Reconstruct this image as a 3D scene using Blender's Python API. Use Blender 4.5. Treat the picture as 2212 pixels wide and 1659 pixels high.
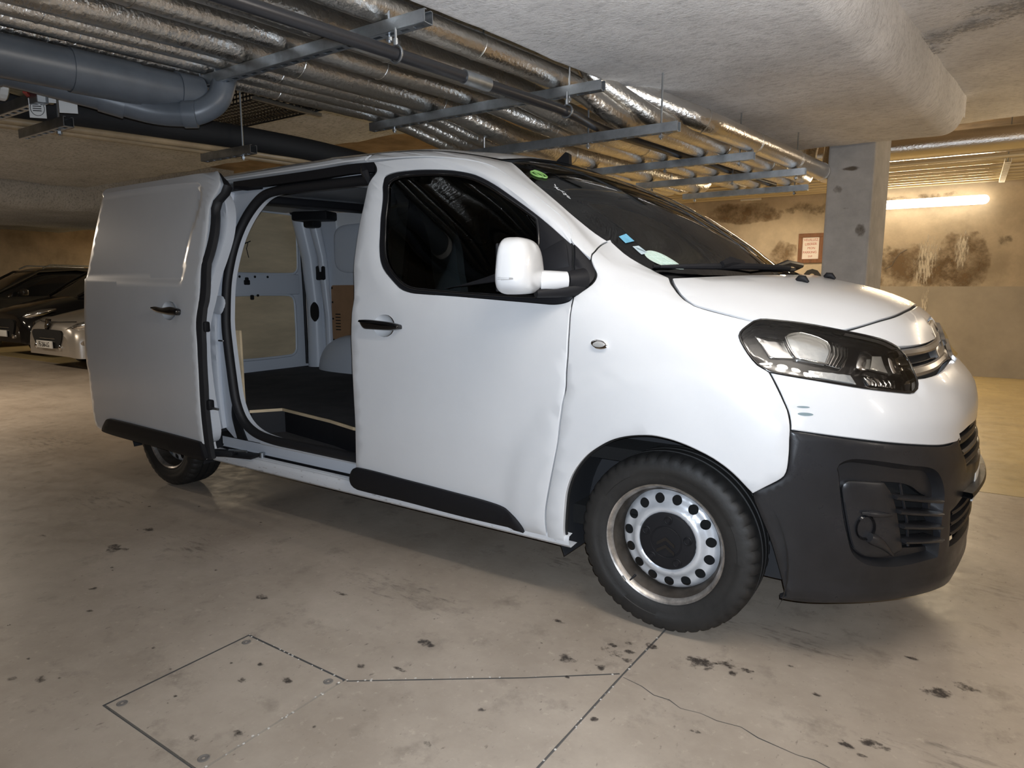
import bpy, bmesh, math, random
import numpy as np
from mathutils import Vector, Matrix, noise
from mathutils.geometry import delaunay_2d_cdt
for o in list(bpy.data.objects): bpy.data.objects.remove(o)
SC = bpy.context.scene; COL = SC.collection
rnd = random.Random(7)

# ------------------------------------------------------------------ camera, light, exposure
CAM = Vector((.839, -3.122, 1.2526)); YAW, PIT = -.5929, .1443
cd = bpy.data.cameras.new('camera'); co = bpy.data.objects.new('camera', cd); COL.objects.link(co)
fw = Vector((math.sin(YAW)*math.cos(PIT), math.cos(YAW)*math.cos(PIT), -math.sin(PIT)))
co.location = CAM; co.rotation_euler = fw.to_track_quat('-Z', 'Y').to_euler()
cd.sensor_fit = 'HORIZONTAL'; cd.sensor_width = 36; cd.lens = 36*1450/2212; cd.clip_start = .02
SC.camera = co
w = bpy.data.worlds.new('world'); SC.world = w; w.use_nodes = True
w.node_tree.nodes['Background'].inputs[0].default_value = (.80, .74, .66, 1)
w.node_tree.nodes['Background'].inputs[1].default_value = .012
SC.view_settings.view_transform = 'Standard'; SC.view_settings.look = 'None'
SC.view_settings.gamma = 1; SC.view_settings.use_curve_mapping = False
SC.view_settings.exposure = .40
def lamp(name, kind, loc, energy, color, rot=(0,0,0), **k):
    l = bpy.data.lights.new(name, kind); l.energy = energy; l.color = color
    for a, b in k.items(): setattr(l, a, b)
    o = bpy.data.objects.new(name, l); COL.objects.link(o); o.location = loc; o.rotation_euler = rot
    return o
FL = fw
lamp('phone_flash', 'SPOT', CAM + Vector((.012, 0, .03)), 162, (.77, .87, 1.0), co.rotation_euler, spot_size=math.radians(118), spot_blend=.95, shadow_soft_size=.004)
WARM = (1.0, .80, .55)
# fluorescent tubes of the car park, outside the frame; one added behind van
def tube(name, loc, energy, rotz=0, L=1.5, color=WARM, w_=.10):
    return lamp(name, 'AREA', loc, energy, color, (0, 0, rotz), shape='RECTANGLE', size=L, size_y=w_)
def batten(x, y, z, energy, color, n=10, L=1.5):
    for k in range(n): lamp('aisle_batten', 'POINT', (x+L*((k+.5)/n-.5), y, z), energy/n, color, shadow_soft_size=.05)
COOL = (.84, .92, 1.0)
batten(.75, -1.60, 2.13, 34, (1, .92, .82))
tube('aisle_lamp', (3.9, -1.3, 2.10), 24, color=(1, .90, .78))
tube('aisle_lamp', (-8.0, -1.2, 2.3), 60, color=(1, .85, .68))
tube('aisle_lamp', (-12.8, -1.2, 2.3), 45, color=(1, .84, .66))
tube('unseen_stall_lamp', (-5.5, 5.6, 2.6), 16)
tube('unseen_stall_lamp', (-14.6, 6.6, 2.5), 100)
batten(2.7, 3.9, 2.36, 64, (1, .82, .60), 6)
tube('unseen_stall_lamp', (-1.6, 6.9, 2.5), 34)
tube('unseen_stall_lamp', (-3.0, 3.3, 2.42), 42)  # unseen lamp added behind the van to turn the pipes golden

# ------------------------------------------------------------------ helpers
def kids(d, n): return d.node_tree.nodes.new(n)
def mat(name, col, rough=.5, metal=0, bump=0, bscale=200, var=0, vscale=6, spec=.5, coat=0, emit=None, detail=4, stretch=None, col2=None, thr=None, rvar=0):
    m = bpy.data.materials.new(name); m.use_nodes = True; nt = m.node_tree; b = nt.nodes['Principled BSDF']; L = nt.links.new
    b.inputs['Base Color'].default_value = (*col, 1); b.inputs['Roughness'].default_value = rough; b.inputs['Metallic'].default_value = metal
    b.inputs['Specular IOR Level'].default_value = spec; b.inputs['Coat Weight'].default_value = coat; b.inputs['Coat Roughness'].default_value = .03
    if emit: b.inputs['Emission Color'].default_value = (*emit[0], 1); b.inputs['Emission Strength'].default_value = emit[1]
    tc = kids(m, 'ShaderNodeTexCoord'); mp = kids(m, 'ShaderNodeMapping'); L(tc.outputs['Object'], mp.inputs[0])
    if stretch: mp.inputs['Scale'].default_value = stretch
    if var or col2:
        n = kids(m, 'ShaderNodeTexNoise'); n.inputs['Scale'].default_value = vscale; n.inputs['Detail'].default_value = 8; n.inputs['Roughness'].default_value = .65
        L(mp.outputs[0], n.inputs['Vector']); r = kids(m, 'ShaderNodeValToRGB'); L(n.outputs['Fac'], r.inputs[0])
        c2 = col2 or tuple(max(0, c*(1-var)) for c in col); c1 = col if col2 else tuple(min(1, c*(1+var*.6)) for c in col)
        lo, hi = thr or (.32, .68)
        r.color_ramp.elements[0].position = lo; r.color_ramp.elements[1].position = hi
        r.color_ramp.elements[0].color = (*c2, 1); r.color_ramp.elements[1].color = (*c1, 1)
        L(r.outputs[0], b.inputs['Base Color'])
        if rvar:
            rr = kids(m, 'ShaderNodeMapRange'); L(n.outputs['Fac'], rr.inputs[0]); rr.inputs[1].default_value = .3; rr.inputs[2].default_value = .7
            rr.inputs[3].default_value = rough+rvar; rr.inputs[4].default_value = rough-rvar; L(rr.outputs[0], b.inputs['Roughness'])
    if bump:
        n = kids(m, 'ShaderNodeTexNoise'); n.inputs['Scale'].default_value = bscale; n.inputs['Detail'].default_value = detail
        L(mp.outputs[0], n.inputs['Vector']); bp = kids(m, 'ShaderNodeBump'); bp.inputs['Strength'].default_value = bump; bp.inputs['Distance'].default_value = .01
        L(n.outputs['Fac'], bp.inputs['Height']); L(bp.outputs[0], b.inputs['Normal'])
    return m
def glass(name, tint, refl=.9, rough=.0, ior=1.52):
    """clear or tinted sheet: fresnel mirror over a see-through tint"""
    m = bpy.data.materials.new(name); m.use_nodes = True; nt = m.node_tree; nt.nodes.remove(nt.nodes['Principled BSDF']); L = nt.links.new
    t = kids(m, 'ShaderNodeBsdfTransparent'); t.inputs[0].default_value = (*tint, 1)
    g = kids(m, 'ShaderNodeBsdfGlossy'); g.inputs['Roughness'].default_value = rough; g.inputs[0].default_value = (refl, refl, refl, 1)
    fr = kids(m, 'ShaderNodeFresnel'); fr.inputs[0].default_value = ior
    mx = kids(m, 'ShaderNodeMixShader'); L(fr.outputs[0], mx.inputs[0]); L(t.outputs[0], mx.inputs[1]); L(g.outputs[0], mx.inputs[2])
    L(mx.outputs[0], nt.nodes['Material Output'].inputs[0]); return m
def mesh(name, v, f, m=None, parent=None, smooth=None):
    me = bpy.data.meshes.new(name); me.from_pydata([tuple(p) for p in v], [], [tuple(q) for q in f]); me.update()
    if smooth is not None:
        me.shade_smooth(); me.set_sharp_from_angle(angle=math.radians(smooth))
    if m: me.materials.append(m)
    o = bpy.data.objects.new(name, me); COL.objects.link(o)
    if parent: o.parent = parent
    return o
def empty(name, loc=(0,0,0), rotz=0):
    o = bpy.data.objects.new(name, None); COL.objects.link(o); o.location = loc; o.rotation_euler = (0,0,rotz); o.empty_display_size = .1
    return o
def tag(o, label, cat, group=None):
    o['label'] = label; o['category'] = cat
    if group: o['group'] = group
    return o
def struct(o): o['kind'] = 'structure'; return o
class MB:
    def __init__(s): s.v = []; s.f = []
    def add(s, v, f):
        n = len(s.v); s.v += [tuple(p) for p in v]; s.f += [tuple(i+n for i in q) for q in f]; return s
    def box(s, c, d, M=None, bev=0):
        x, y, z = [a/2 for a in d]
        if bev:
            bm = bmesh.new(); bmesh.ops.create_cube(bm, size=1); bmesh.ops.scale(bm, vec=d, verts=bm.verts)
            bmesh.ops.bevel(bm, geom=list(bm.edges), offset=min(bev, .49*min(d)), segments=2, profile=.5, affect='EDGES')
            bm.verts.ensure_lookup_table(); v = [tuple(p.co) for p in bm.verts]; f = [[q.index for q in k.verts] for k in bm.faces]; bm.free()
        else:
            v = [(i*x, j*y, k*z) for i in (-1, 1) for j in (-1, 1) for k in (-1, 1)]
            f = [(0,1,3,2),(4,6,7,5),(0,4,5,1),(2,3,7,6),(0,2,6,4),(1,5,7,3)]
        if M is not None: v = [M @ Vector(p) for p in v]
        return s.add([(p[0]+c[0], p[1]+c[1], p[2]+c[2]) for p in v], f)
    def tube(s, path, r, n=12, cap=True, rf=None):
        P = [Vector(p) for p in path]; T = [(P[min(i+1, len(P)-1)]-P[max(i-1, 0)]).normalized() for i in range(len(P))]
        u = T[0].orthogonal().normalized(); rings = []
        for i, p in enumerate(P):
            u = (u - T[i]*u.dot(T[i])).normalized(); w_ = T[i].cross(u); rr = r[i] if hasattr(r, '__len__') else r
            rings.append([p + (u*math.cos(a)+w_*math.sin(a))*(rr*(rf(i, j) if rf else 1)) for j, a in enumerate([2*math.pi*k/n for k in range(n)])])
        v = [q for R in rings for q in R]; f = []
        for i in range(len(P)-1):
            for j in range(n): f.append((i*n+j, i*n+(j+1) % n, (i+1)*n+(j+1) % n, (i+1)*n+j))
        if cap: f += [tuple(range(n))[::-1], tuple((len(P)-1)*n+j for j in range(n))]
        return s.add(v, f)
    def lathe(s, prof, n=64, M=None, close=False):
        """prof: (radius, axial) pairs turned about the local Y axis"""
        v = []; f = []; k = len(prof)
        for i in range(n):
            a = 2*math.pi*i/n
            for r, y in prof: v.append(Vector((r*math.cos(a), y, r*math.sin(a))))
        for i in range(n):
            for j in range(k-1 if not close else k):
                a, b = i*k+j, i*k+(j+1) % k; c, d = ((i+1) % n)*k+(j+1) % k, ((i+1) % n)*k+j
                f.append((a, b, c, d))
        if M is not None: v = [M @ p for p in v]
        return s.add(v, f)
    def prism(s, poly, thick, M):
        """polygon in local XY, thickness along local Z"""
        n = len(poly); v = [M @ Vector((x, y, 0)) for x, y in poly] + [M @ Vector((x, y, thick)) for x, y in poly]
        f = [tuple(range(n))[::-1], tuple(range(n, 2*n))] + [(i, (i+1) % n, n+(i+1) % n, n+i) for i in range(n)]
        return s.add(v, f)
    def build(s, name, m, parent=None, smooth=None): return mesh(name, s.v, s.f, m, parent, smooth)
def fillet(pts, rad, n=6):
    P = [Vector(p) for p in pts]; out = [P[0]]
    for i in range(1, len(P)-1):
        a, b = P[i-1]-P[i], P[i+1]-P[i]; r = min(rad, a.length*.45, b.length*.45); a.normalize(); b.normalize()
        for k in range(n+1):
            t = k/n; p0, p2 = P[i]+a*r, P[i]+b*r; out.append(p0*(1-t)**2+P[i]*2*t*(1-t)+p2*t*t)
    out.append(P[-1]); return out
def dense(path, step):
    out = [path[0]]
    for a, b in zip(path[:-1], path[1:]):
        n = max(1, int((b-a).length/step)); out += [a.lerp(b, (k+1)/n) for k in range(n)]
    return out
def copy_tree(o, parent=None):
    c = o.copy(); COL.objects.link(c)
    if parent: c.parent = parent
    for ch in list(o.children): copy_tree(ch, c)
    return c
def text(name, body, size, M, m, parent=None, ext=.001, sx=1, bold=0):
    cu = bpy.data.curves.new(name, 'FONT'); cu.body = body; cu.size = size; cu.extrude = ext; cu.align_x = 'CENTER'; cu.align_y = 'CENTER'; cu.offset = bold; cu.resolution_u = 3
    t = bpy.data.objects.new(name, cu); COL.objects.link(t); dg = bpy.context.evaluated_depsgraph_get(); dg.update()
    me = bpy.data.meshes.new_from_object(t.evaluated_get(dg)); bpy.data.objects.remove(t); bpy.data.curves.remove(cu)
    me.transform(M @ Matrix.Diagonal((sx, 1, 1, 1))); me.materials.clear(); me.materials.append(m); me.name = name
    o = bpy.data.objects.new(name, me); COL.objects.link(o)
    if parent: o.parent = parent
    return o
def frame(o, x, y):
    """matrix with local X along x, local Y along y, origin o"""
    x = Vector(x).normalized(); y = Vector(y); y = (y-x*y.dot(x)).normalized(); z = x.cross(y)
    return Matrix(((x.x, y.x, z.x, o[0]), (x.y, y.y, z.y, o[1]), (x.z, y.z, z.z, o[2]), (0,0,0,1)))
# ---------- 2-D polygon tools
def resample(pts, step, closed=True):
    """smooth through the points (a third value marks a sharp corner) and space them evenly"""
    n = len(pts); P = np.array([p[:2] for p in pts], float); cor = [len(p) > 2 for p in pts]; out = []
    for i in range(n if closed else n-1):
        a, b = P[i], P[(i+1) % n]
        ta = (b-P[i-1])*.5 if not cor[i] and (closed or i > 0) else b-a
        tb = (P[(i+2) % n]-a)*.5 if not cor[(i+1) % n] and (closed or i < n-2) else b-a
        l = np.linalg.norm(b-a); ta = ta*min(1, l/(np.linalg.norm(ta)+1e-9)); tb = tb*min(1, l/(np.linalg.norm(tb)+1e-9))
        k = max(1, int(math.ceil(l/step)))
        for j in range(k):
            t = j/k; out.append((2*t**3-3*t*t+1)*a+(t**3-2*t*t+t)*ta+(3*t*t-2*t**3)*b+(t**3-t*t)*tb)
    if not closed: out.append(P[-1])
    return np.array(out)
def area(P): return .5*float(np.sum(P[:,0]*np.roll(P[:,1],-1)-P[:,1]*np.roll(P[:,0],-1)))
def inset(P, d):
    """move a polygon inwards by d"""
    if area(P) < 0: P = P[::-1]
    a = P-np.roll(P,1,0); b = np.roll(P,-1,0)-P
    na = np.c_[-a[:,1],a[:,0]]/(np.linalg.norm(a,axis=1,keepdims=True)+1e-12); nb = np.c_[-b[:,1],b[:,0]]/(np.linalg.norm(b,axis=1,keepdims=True)+1e-12)
    n = na+nb; l = np.linalg.norm(n,axis=1,keepdims=True)+1e-9; n /= l; c = np.clip((n*na).sum(1),.45,1)
    return P+n*(d/c)[:,None]
def inside(P, q):
    x, y = q[:,0][:,None], q[:,1][:,None]; x0, y0 = P[:,0], P[:,1]; x1, y1 = np.roll(x0,-1), np.roll(y0,-1)
    with np.errstate(all='ignore'): c = ((y0 > y) != (y1 > y)) & (x < (x1-x0)*(y-y0)/(y1-y0)+x0)
    return c.sum(1) % 2 == 1
def pdist(P, q):
    a = P; d = np.roll(P,-1,0)-P; l2 = (d**2).sum(1)+1e-12; out = np.full(len(q), 1e9)
    for i in range(0, len(q), 4000):
        r = q[i:i+4000][:,None,:]-a; t = np.clip((r*d).sum(-1)/l2,0,1); out[i:i+4000] = np.sqrt((((r-t[...,None]*d))**2).sum(-1)).min(1)
    return out
def sdist(P, q): return np.where(inside(P,q),1,-1)*pdist(P,q)
def smooth01(t): t = np.clip(t,0,1); return t*t*(3-2*t)
def triangulate(loops, holes, step, extra=()):
    """triangles filling the outer loop minus the holes; loops = list of nested outlines kept as edges"""
    V = []; E = []
    for P in loops+holes+list(extra):
        n = len(V); V += [tuple(p) for p in P]; E += [(n+i, n+(i+1) % len(P)) for i in range(len(P))]
    O = loops[0]; lo, hi = O.min(0), O.max(0)
    gx, gy = np.meshgrid(np.arange(lo[0],hi[0],step), np.arange(lo[1],hi[1],step)); gx = gx+(np.arange(gx.shape[0]) % 2)[:,None]*step*.5
    q = np.c_[gx.ravel(),gy.ravel()]; q = q[inside(loops[-1],q)]
    if len(q): q = q[pdist(loops[-1],q) > step*.55]
    for h in holes:
        if len(q): q = q[~inside(h,q)]
        if len(q): q = q[pdist(h,q) > step*.55]
    for h in extra:
        if len(q): q = q[pdist(h,q) > step*.4]
    V += [tuple(p) for p in q]
    vo, eo, fo, _, _, _ = delaunay_2d_cdt([Vector(p) for p in V], E, [], 0, 1e-6)
    vo = np.array([(p.x,p.y) for p in vo]); F = [tuple(f) for f in fo if len(f) == 3]
    c = np.array([(vo[f[0]]+vo[f[1]]+vo[f[2]])/3 for f in F]); ok = inside(O,c)
    for h in holes: ok &= ~inside(h,c)
    F = [f for f,k in zip(F,ok) if k]; used = sorted({i for f in F for i in f}); mp = {a:b for b,a in enumerate(used)}
    return vo[used], [tuple(mp[i] for i in f) for f in F]

# ---- van body skin: plan outlines (x, y) at rising heights, lofted into one smooth surface -------
SK = np.array([0,.25,.506,.69,.85,1.07,1.42,2.15,3.6,4.6,5.3,5.62,6.4])   # distance along the outline
WZ = [(.15,.885),(.25,.912),(.30,.930),(.45,.948),(.70,.960),(1.0,.957),(1.2,.930),(1.4,.892),(1.6,.850),(1.72,.823),(1.80,.806),(1.845,.793),(1.87,.772),(1.89,.725),(1.90,.67)]
FRONT = {
 .15:[(.80,0),(.79,.25),(.755,.47),(.69,.60),(.59,.72),(.44,.80),(.12,.87)],
 .22:[(.885,0),(.873,.25),(.83,.49),(.75,.63),(.63,.75),(.46,.845),(.13,.902)],
 .33:[(.912,0),(.90,.25),(.85,.5),(.765,.65),(.65,.77),(.47,.87),(.14,.925)],
 .47:[(.917,0),(.905,.25),(.853,.5),(.767,.66),(.66,.78),(.48,.88),(.15,.94)],
 .655:[(.921,0),(.906,.25),(.853,.5),(.766,.66),(.66,.78),(.475,.887),(.15,.950)],
 .74:[(.904,0),(.889,.25),(.835,.5),(.748,.66),(.642,.78),(.455,.890),(.13,.952)],
 .80:[(.905,0),(.89,.25),(.835,.5),(.748,.66),(.64,.78),(.44,.89),(.11,.952)],
 .88:[(.891,0),(.874,.25),(.815,.5),(.725,.66),(.612,.78),(.40,.892),(.07,.950)],
 .94:[(.852,0),(.836,.25),(.778,.5),(.688,.66),(.574,.78),(.35,.892),(.01,.947)],
 1.0:[(.797,0),(.781,.25),(.725,.5),(.636,.66),(.52,.775),(.29,.888),(-.05,.944)],
 1.06:[(.768,0),(.752,.25),(.690,.5),(.590,.65),(.45,.77),(.21,.875),(-.12,.938)],
 1.12:[(.733,0),(.716,.25),(.645,.49),(.525,.635),(.36,.75),(.12,.86),(-.19,.928)],
 1.18:[(.668,0),(.645,.25),(.555,.48),(.41,.62),(.235,.735),(.02,.84),(-.25,.917)],
 1.24:[(.534,0),(.505,.24),(.40,.455),(.26,.60),(.10,.71),(-.09,.815),(-.30,.902)],
 1.285:[(.355,0),(.325,.22),(.225,.43),(.09,.59),(-.055,.705),(-.19,.80),(-.335,.887)],
 1.33:[(.168,0),(.14,.24),(.035,.47),(-.085,.62),(-.205,.725),(-.285,.815),(-.38,.880)],
 1.43:[(.015,0),(-.01,.25),(-.125,.48),(-.24,.605),(-.36,.705),(-.395,.80),(-.46,.868)],
 1.52:[(-.117,0),(-.14,.25),(-.245,.48),(-.355,.60),(-.465,.69),(-.49,.780),(-.55,.848)],
 1.61:[(-.258,0),(-.28,.25),(-.375,.47),(-.475,.59),(-.58,.675),(-.605,.757),(-.665,.826)],
 1.70:[(-.432,0),(-.45,.25),(-.535,.46),(-.62,.57),(-.71,.655),(-.74,.735),(-.80,.800)],
 1.77:[(-.60,0),(-.615,.25),(-.685,.45),(-.755,.56),(-.825,.632),(-.86,.715),(-.94,.780)],
 1.82:[(-.745,0),(-.76,.24),(-.825,.43),(-.885,.53),(-.945,.605),(-1.0,.695),(-1.10,.762)],
 1.86:[(-.888,0),(-.905,.23),(-.965,.41),(-1.02,.50),(-1.08,.57),(-1.14,.67),(-1.26,.735)],
 1.89:[(-1.05,0),(-1.065,.2),(-1.12,.35),(-1.17,.43),(-1.22,.49),(-1.29,.60),(-1.42,.665)],
}
def pchip(x,y,q):
    x=np.asarray(x,float); y=np.asarray(y,float); q=np.clip(np.asarray(q,float),x[0],x[-1])
    h=np.diff(x); d=np.diff(y)/h; m=np.zeros_like(y)
    w1=2*h[1:]+h[:-1]; w2=h[1:]+2*h[:-1]; ok=d[1:]*d[:-1]>0
    with np.errstate(all='ignore'):
        mm=(w1+w2)/(w1/d[:-1]+w2/d[1:])
    m[1:-1]=np.where(ok,mm,0); m[0]=d[0]; m[-1]=d[-1]
    i=np.clip(np.searchsorted(x,q,side='right')-1,0,len(h)-1); t=(q-x[i])/h[i]
    return ((1+2*t)*(1-t)**2*y[i]+t*(1-t)**2*h[i]*m[i]+t*t*(3-2*t)*y[i+1]+t*t*(t-1)*h[i]*m[i+1])
ZS=np.array(sorted(FRONT)); wz=np.array(WZ)
COLX=[];COLY=[]
for c in range(7):
    COLX.append(np.array([FRONT[z][c][0] for z in ZS])); COLY.append(np.array([FRONT[z][c][1] for z in ZS]))
_w=pchip(wz[:,0],wz[:,1],ZS)
_rear=np.interp(ZS,[.15,.5,1.1,1.89],[-4.03,-4.06,-4.06,-3.92])
COLX.append(np.minimum(-.62,COLX[6]-.35)); COLY.append(_w)
for xx,k in ((-2.05,1.0),(-3.05,.995)): COLX.append(np.full(len(ZS),xx)); COLY.append(_w*k)
COLX.append(_rear+.30); COLY.append(_w*.978)
COLX.append(_rear+.06); COLY.append(_w*.93)
COLX.append(_rear); COLY.append(_w*0)
def skin0(s,z):
    """point on the body; s>=0 runs from the nose along the right side, s<0 along the left"""
    s=np.asarray(s,float); z=np.asarray(z,float); s,z=np.broadcast_arrays(s,z)
    sg=np.where(s<0,1.,-1.); a=np.clip(np.abs(s),0,SK[-1]-1e-6)
    X=np.stack([pchip(ZS,c,z) for c in COLX]); Y=np.stack([pchip(ZS,c,z) for c in COLY])
    # mirrored ghosts for a smooth nose
    k=np.concatenate([[-SK[1]],SK,[SK[-1]+.7]]); X=np.concatenate([X[1:2],X,X[-2:-1]]); Y=np.concatenate([-Y[1:2],Y,-Y[-2:-1]])
    i=np.clip(np.searchsorted(k,a,side='right')-1,1,len(k)-3)
    def g(A,j): return np.take_along_axis(A.reshape(len(k),-1),j.reshape(1,-1),0).reshape(j.shape)
    def tan(A,j):
        h0=k[j]-k[j-1]; h1=k[j+1]-k[j]; d0=(g(A,j)-g(A,j-1))/h0; d1=(g(A,j+1)-g(A,j))/h1
        return (d0*h1+d1*h0)/(h0+h1)
    h=k[i+1]-k[i]; t=(a-k[i])/h
    def H(A): return (1+2*t)*(1-t)**2*g(A,i)+t*(1-t)**2*h*tan(A,i)+t*t*(3-2*t)*g(A,i+1)+t*t*(t-1)*h*tan(A,i+1)
    return np.stack([H(X),sg*H(Y),z+0*t],-1)
def snorm(s,z,e=.004):
    a=skin0(s+e,z)-skin0(s-e,z); b=skin0(s,z+e)-skin0(s,z-e)
    n=np.cross(b,a); n/=np.linalg.norm(n,axis=-1,keepdims=True)+1e-12
    return n

def skin_s(x, z):
    """outline distance s on the right side where the body passes lengthwise position x at height z"""
    lo, hi = np.full(np.shape(x), .9), np.full(np.shape(x), 5.3)
    for _ in range(30):
        m = (lo+hi)/2; big = skin0(m, z)[...,0] > x; lo = np.where(big, m, lo); hi = np.where(big, hi, m)
    return (lo+hi)/2
def flare(s, z):
    p = skin0(s,z); d = 0
    for cx, R in ((0,.655),(-3.275,.60)):
        r = np.hypot(p[...,0]-cx, z-.333); d = d+.010*smooth01((R-r)/.035)*(z > .2)
    return np.where(np.abs(p[...,1]) > .6, d, 0)
def panel(name, poly, m, parent, off=0., th=.018, holes=(), gap=.0022, step=.04, lip=.004, k=1., shift=(0,0,0), disp=None, smooth=38, close=False, hgap=-.001, extra=()):
    """sheet-metal piece cut from the body skin: outer face, rolled edge and returned flange"""
    sc = np.array([1.,k]); P = resample([(p[0],p[1]*k,*p[2:]) for p in poly], step*.7)
    if area(P) < 0: P = P[::-1]
    P = inset(P, gap) if gap else P; loops = [P]
    if lip: loops.append(inset(P, lip))
    H = []
    for h in holes:
        q = resample([(p[0],p[1]*k,*p[2:]) for p in h], step*.6)
        if area(q) < 0: q = q[::-1]
        H.append(inset(q, hgap) if hgap else q)
    V, F = triangulate(loops, H, step, [np.asarray(e)*sc for e in extra])
    V = V/sc; nb = {}
    for f in F:
        for a, b in ((f[0],f[1]),(f[1],f[2]),(f[2],f[0])): nb[(min(a,b),max(a,b))] = nb.get((min(a,b),max(a,b)),0)+1
    bd = {i for e,c in nb.items() if c == 1 for i in e}
    s, z = V[:,0], V[:,1]; B = skin0(s,z); N = snorm(s,z)
    d = np.full(len(V), off, float)
    d = d+(disp(s,z) if disp is not None else flare(s,z))
    if lip: d = d-np.array([lip*.7 if i in bd else 0 for i in range(len(V))])
    A = B+N*d[:,None]; n = len(A)
    F = [f if np.dot(np.cross(A[f[1]]-A[f[0]],A[f[2]]-A[f[0]]),N[f[0]]) > 0 else f[::-1] for f in F]
    vv = list(A); ff = list(F)
    if th:
        ids = sorted(bd); mp = {a: n+b for b,a in enumerate(ids)}; inn = A[ids]-N[ids]*th; vv += list(inn)
        for f in F:
            for a, b in ((f[0],f[1]),(f[1],f[2]),(f[2],f[0])):
                if nb[(min(a,b),max(a,b))] == 1: ff.append((b,a,mp[a],mp[b]))
        if close:
            n2 = len(vv); vv += list(A-N*th); ff += [(f[2]+n2,f[1]+n2,f[0]+n2) for f in F]
    return mesh(name, np.array(vv)+np.array(shift), ff, m, parent, smooth)
def mir(p): return [(-q[0],*q[1:]) for q in p]
def full(half):
    """close a right-hand half outline (ends on the centre line) with its mirror image"""
    L = [q for q in half if abs(q[0]) > 1e-6]; i = [k for k,q in enumerate(half) if abs(q[0]) < 1e-6]
    k0 = i[0]; n = len(half); rot = [half[(k0+1+j) % n] for j in range(n)]; body = [q for q in rot if abs(q[0]) > 1e-6]
    a = half[i[0]]; b = half[i[-1]]
    return [(b[0],b[1])]+body+[(a[0],a[1])]+[(-q[0],*q[1:]) for q in body[::-1]]
def sp(s, z, off=0., shift=(0,0,0)):
    s = np.asarray(s,float); z = np.asarray(z,float); return skin0(s,z)+snorm(s,z)*off+np.array(shift)
def skin_tube(name, pts, r, m, parent, off=0, shift=(0,0,0), closed=True, n=8, step=.03):
    P = resample(pts, step, closed); Q = [Vector(p) for p in sp(P[:,0],P[:,1],off,shift)]
    if closed: Q.append(Q[0])
    return MB().tube(Q, r, n, cap=not closed).build(name, m, parent, 60)

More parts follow.
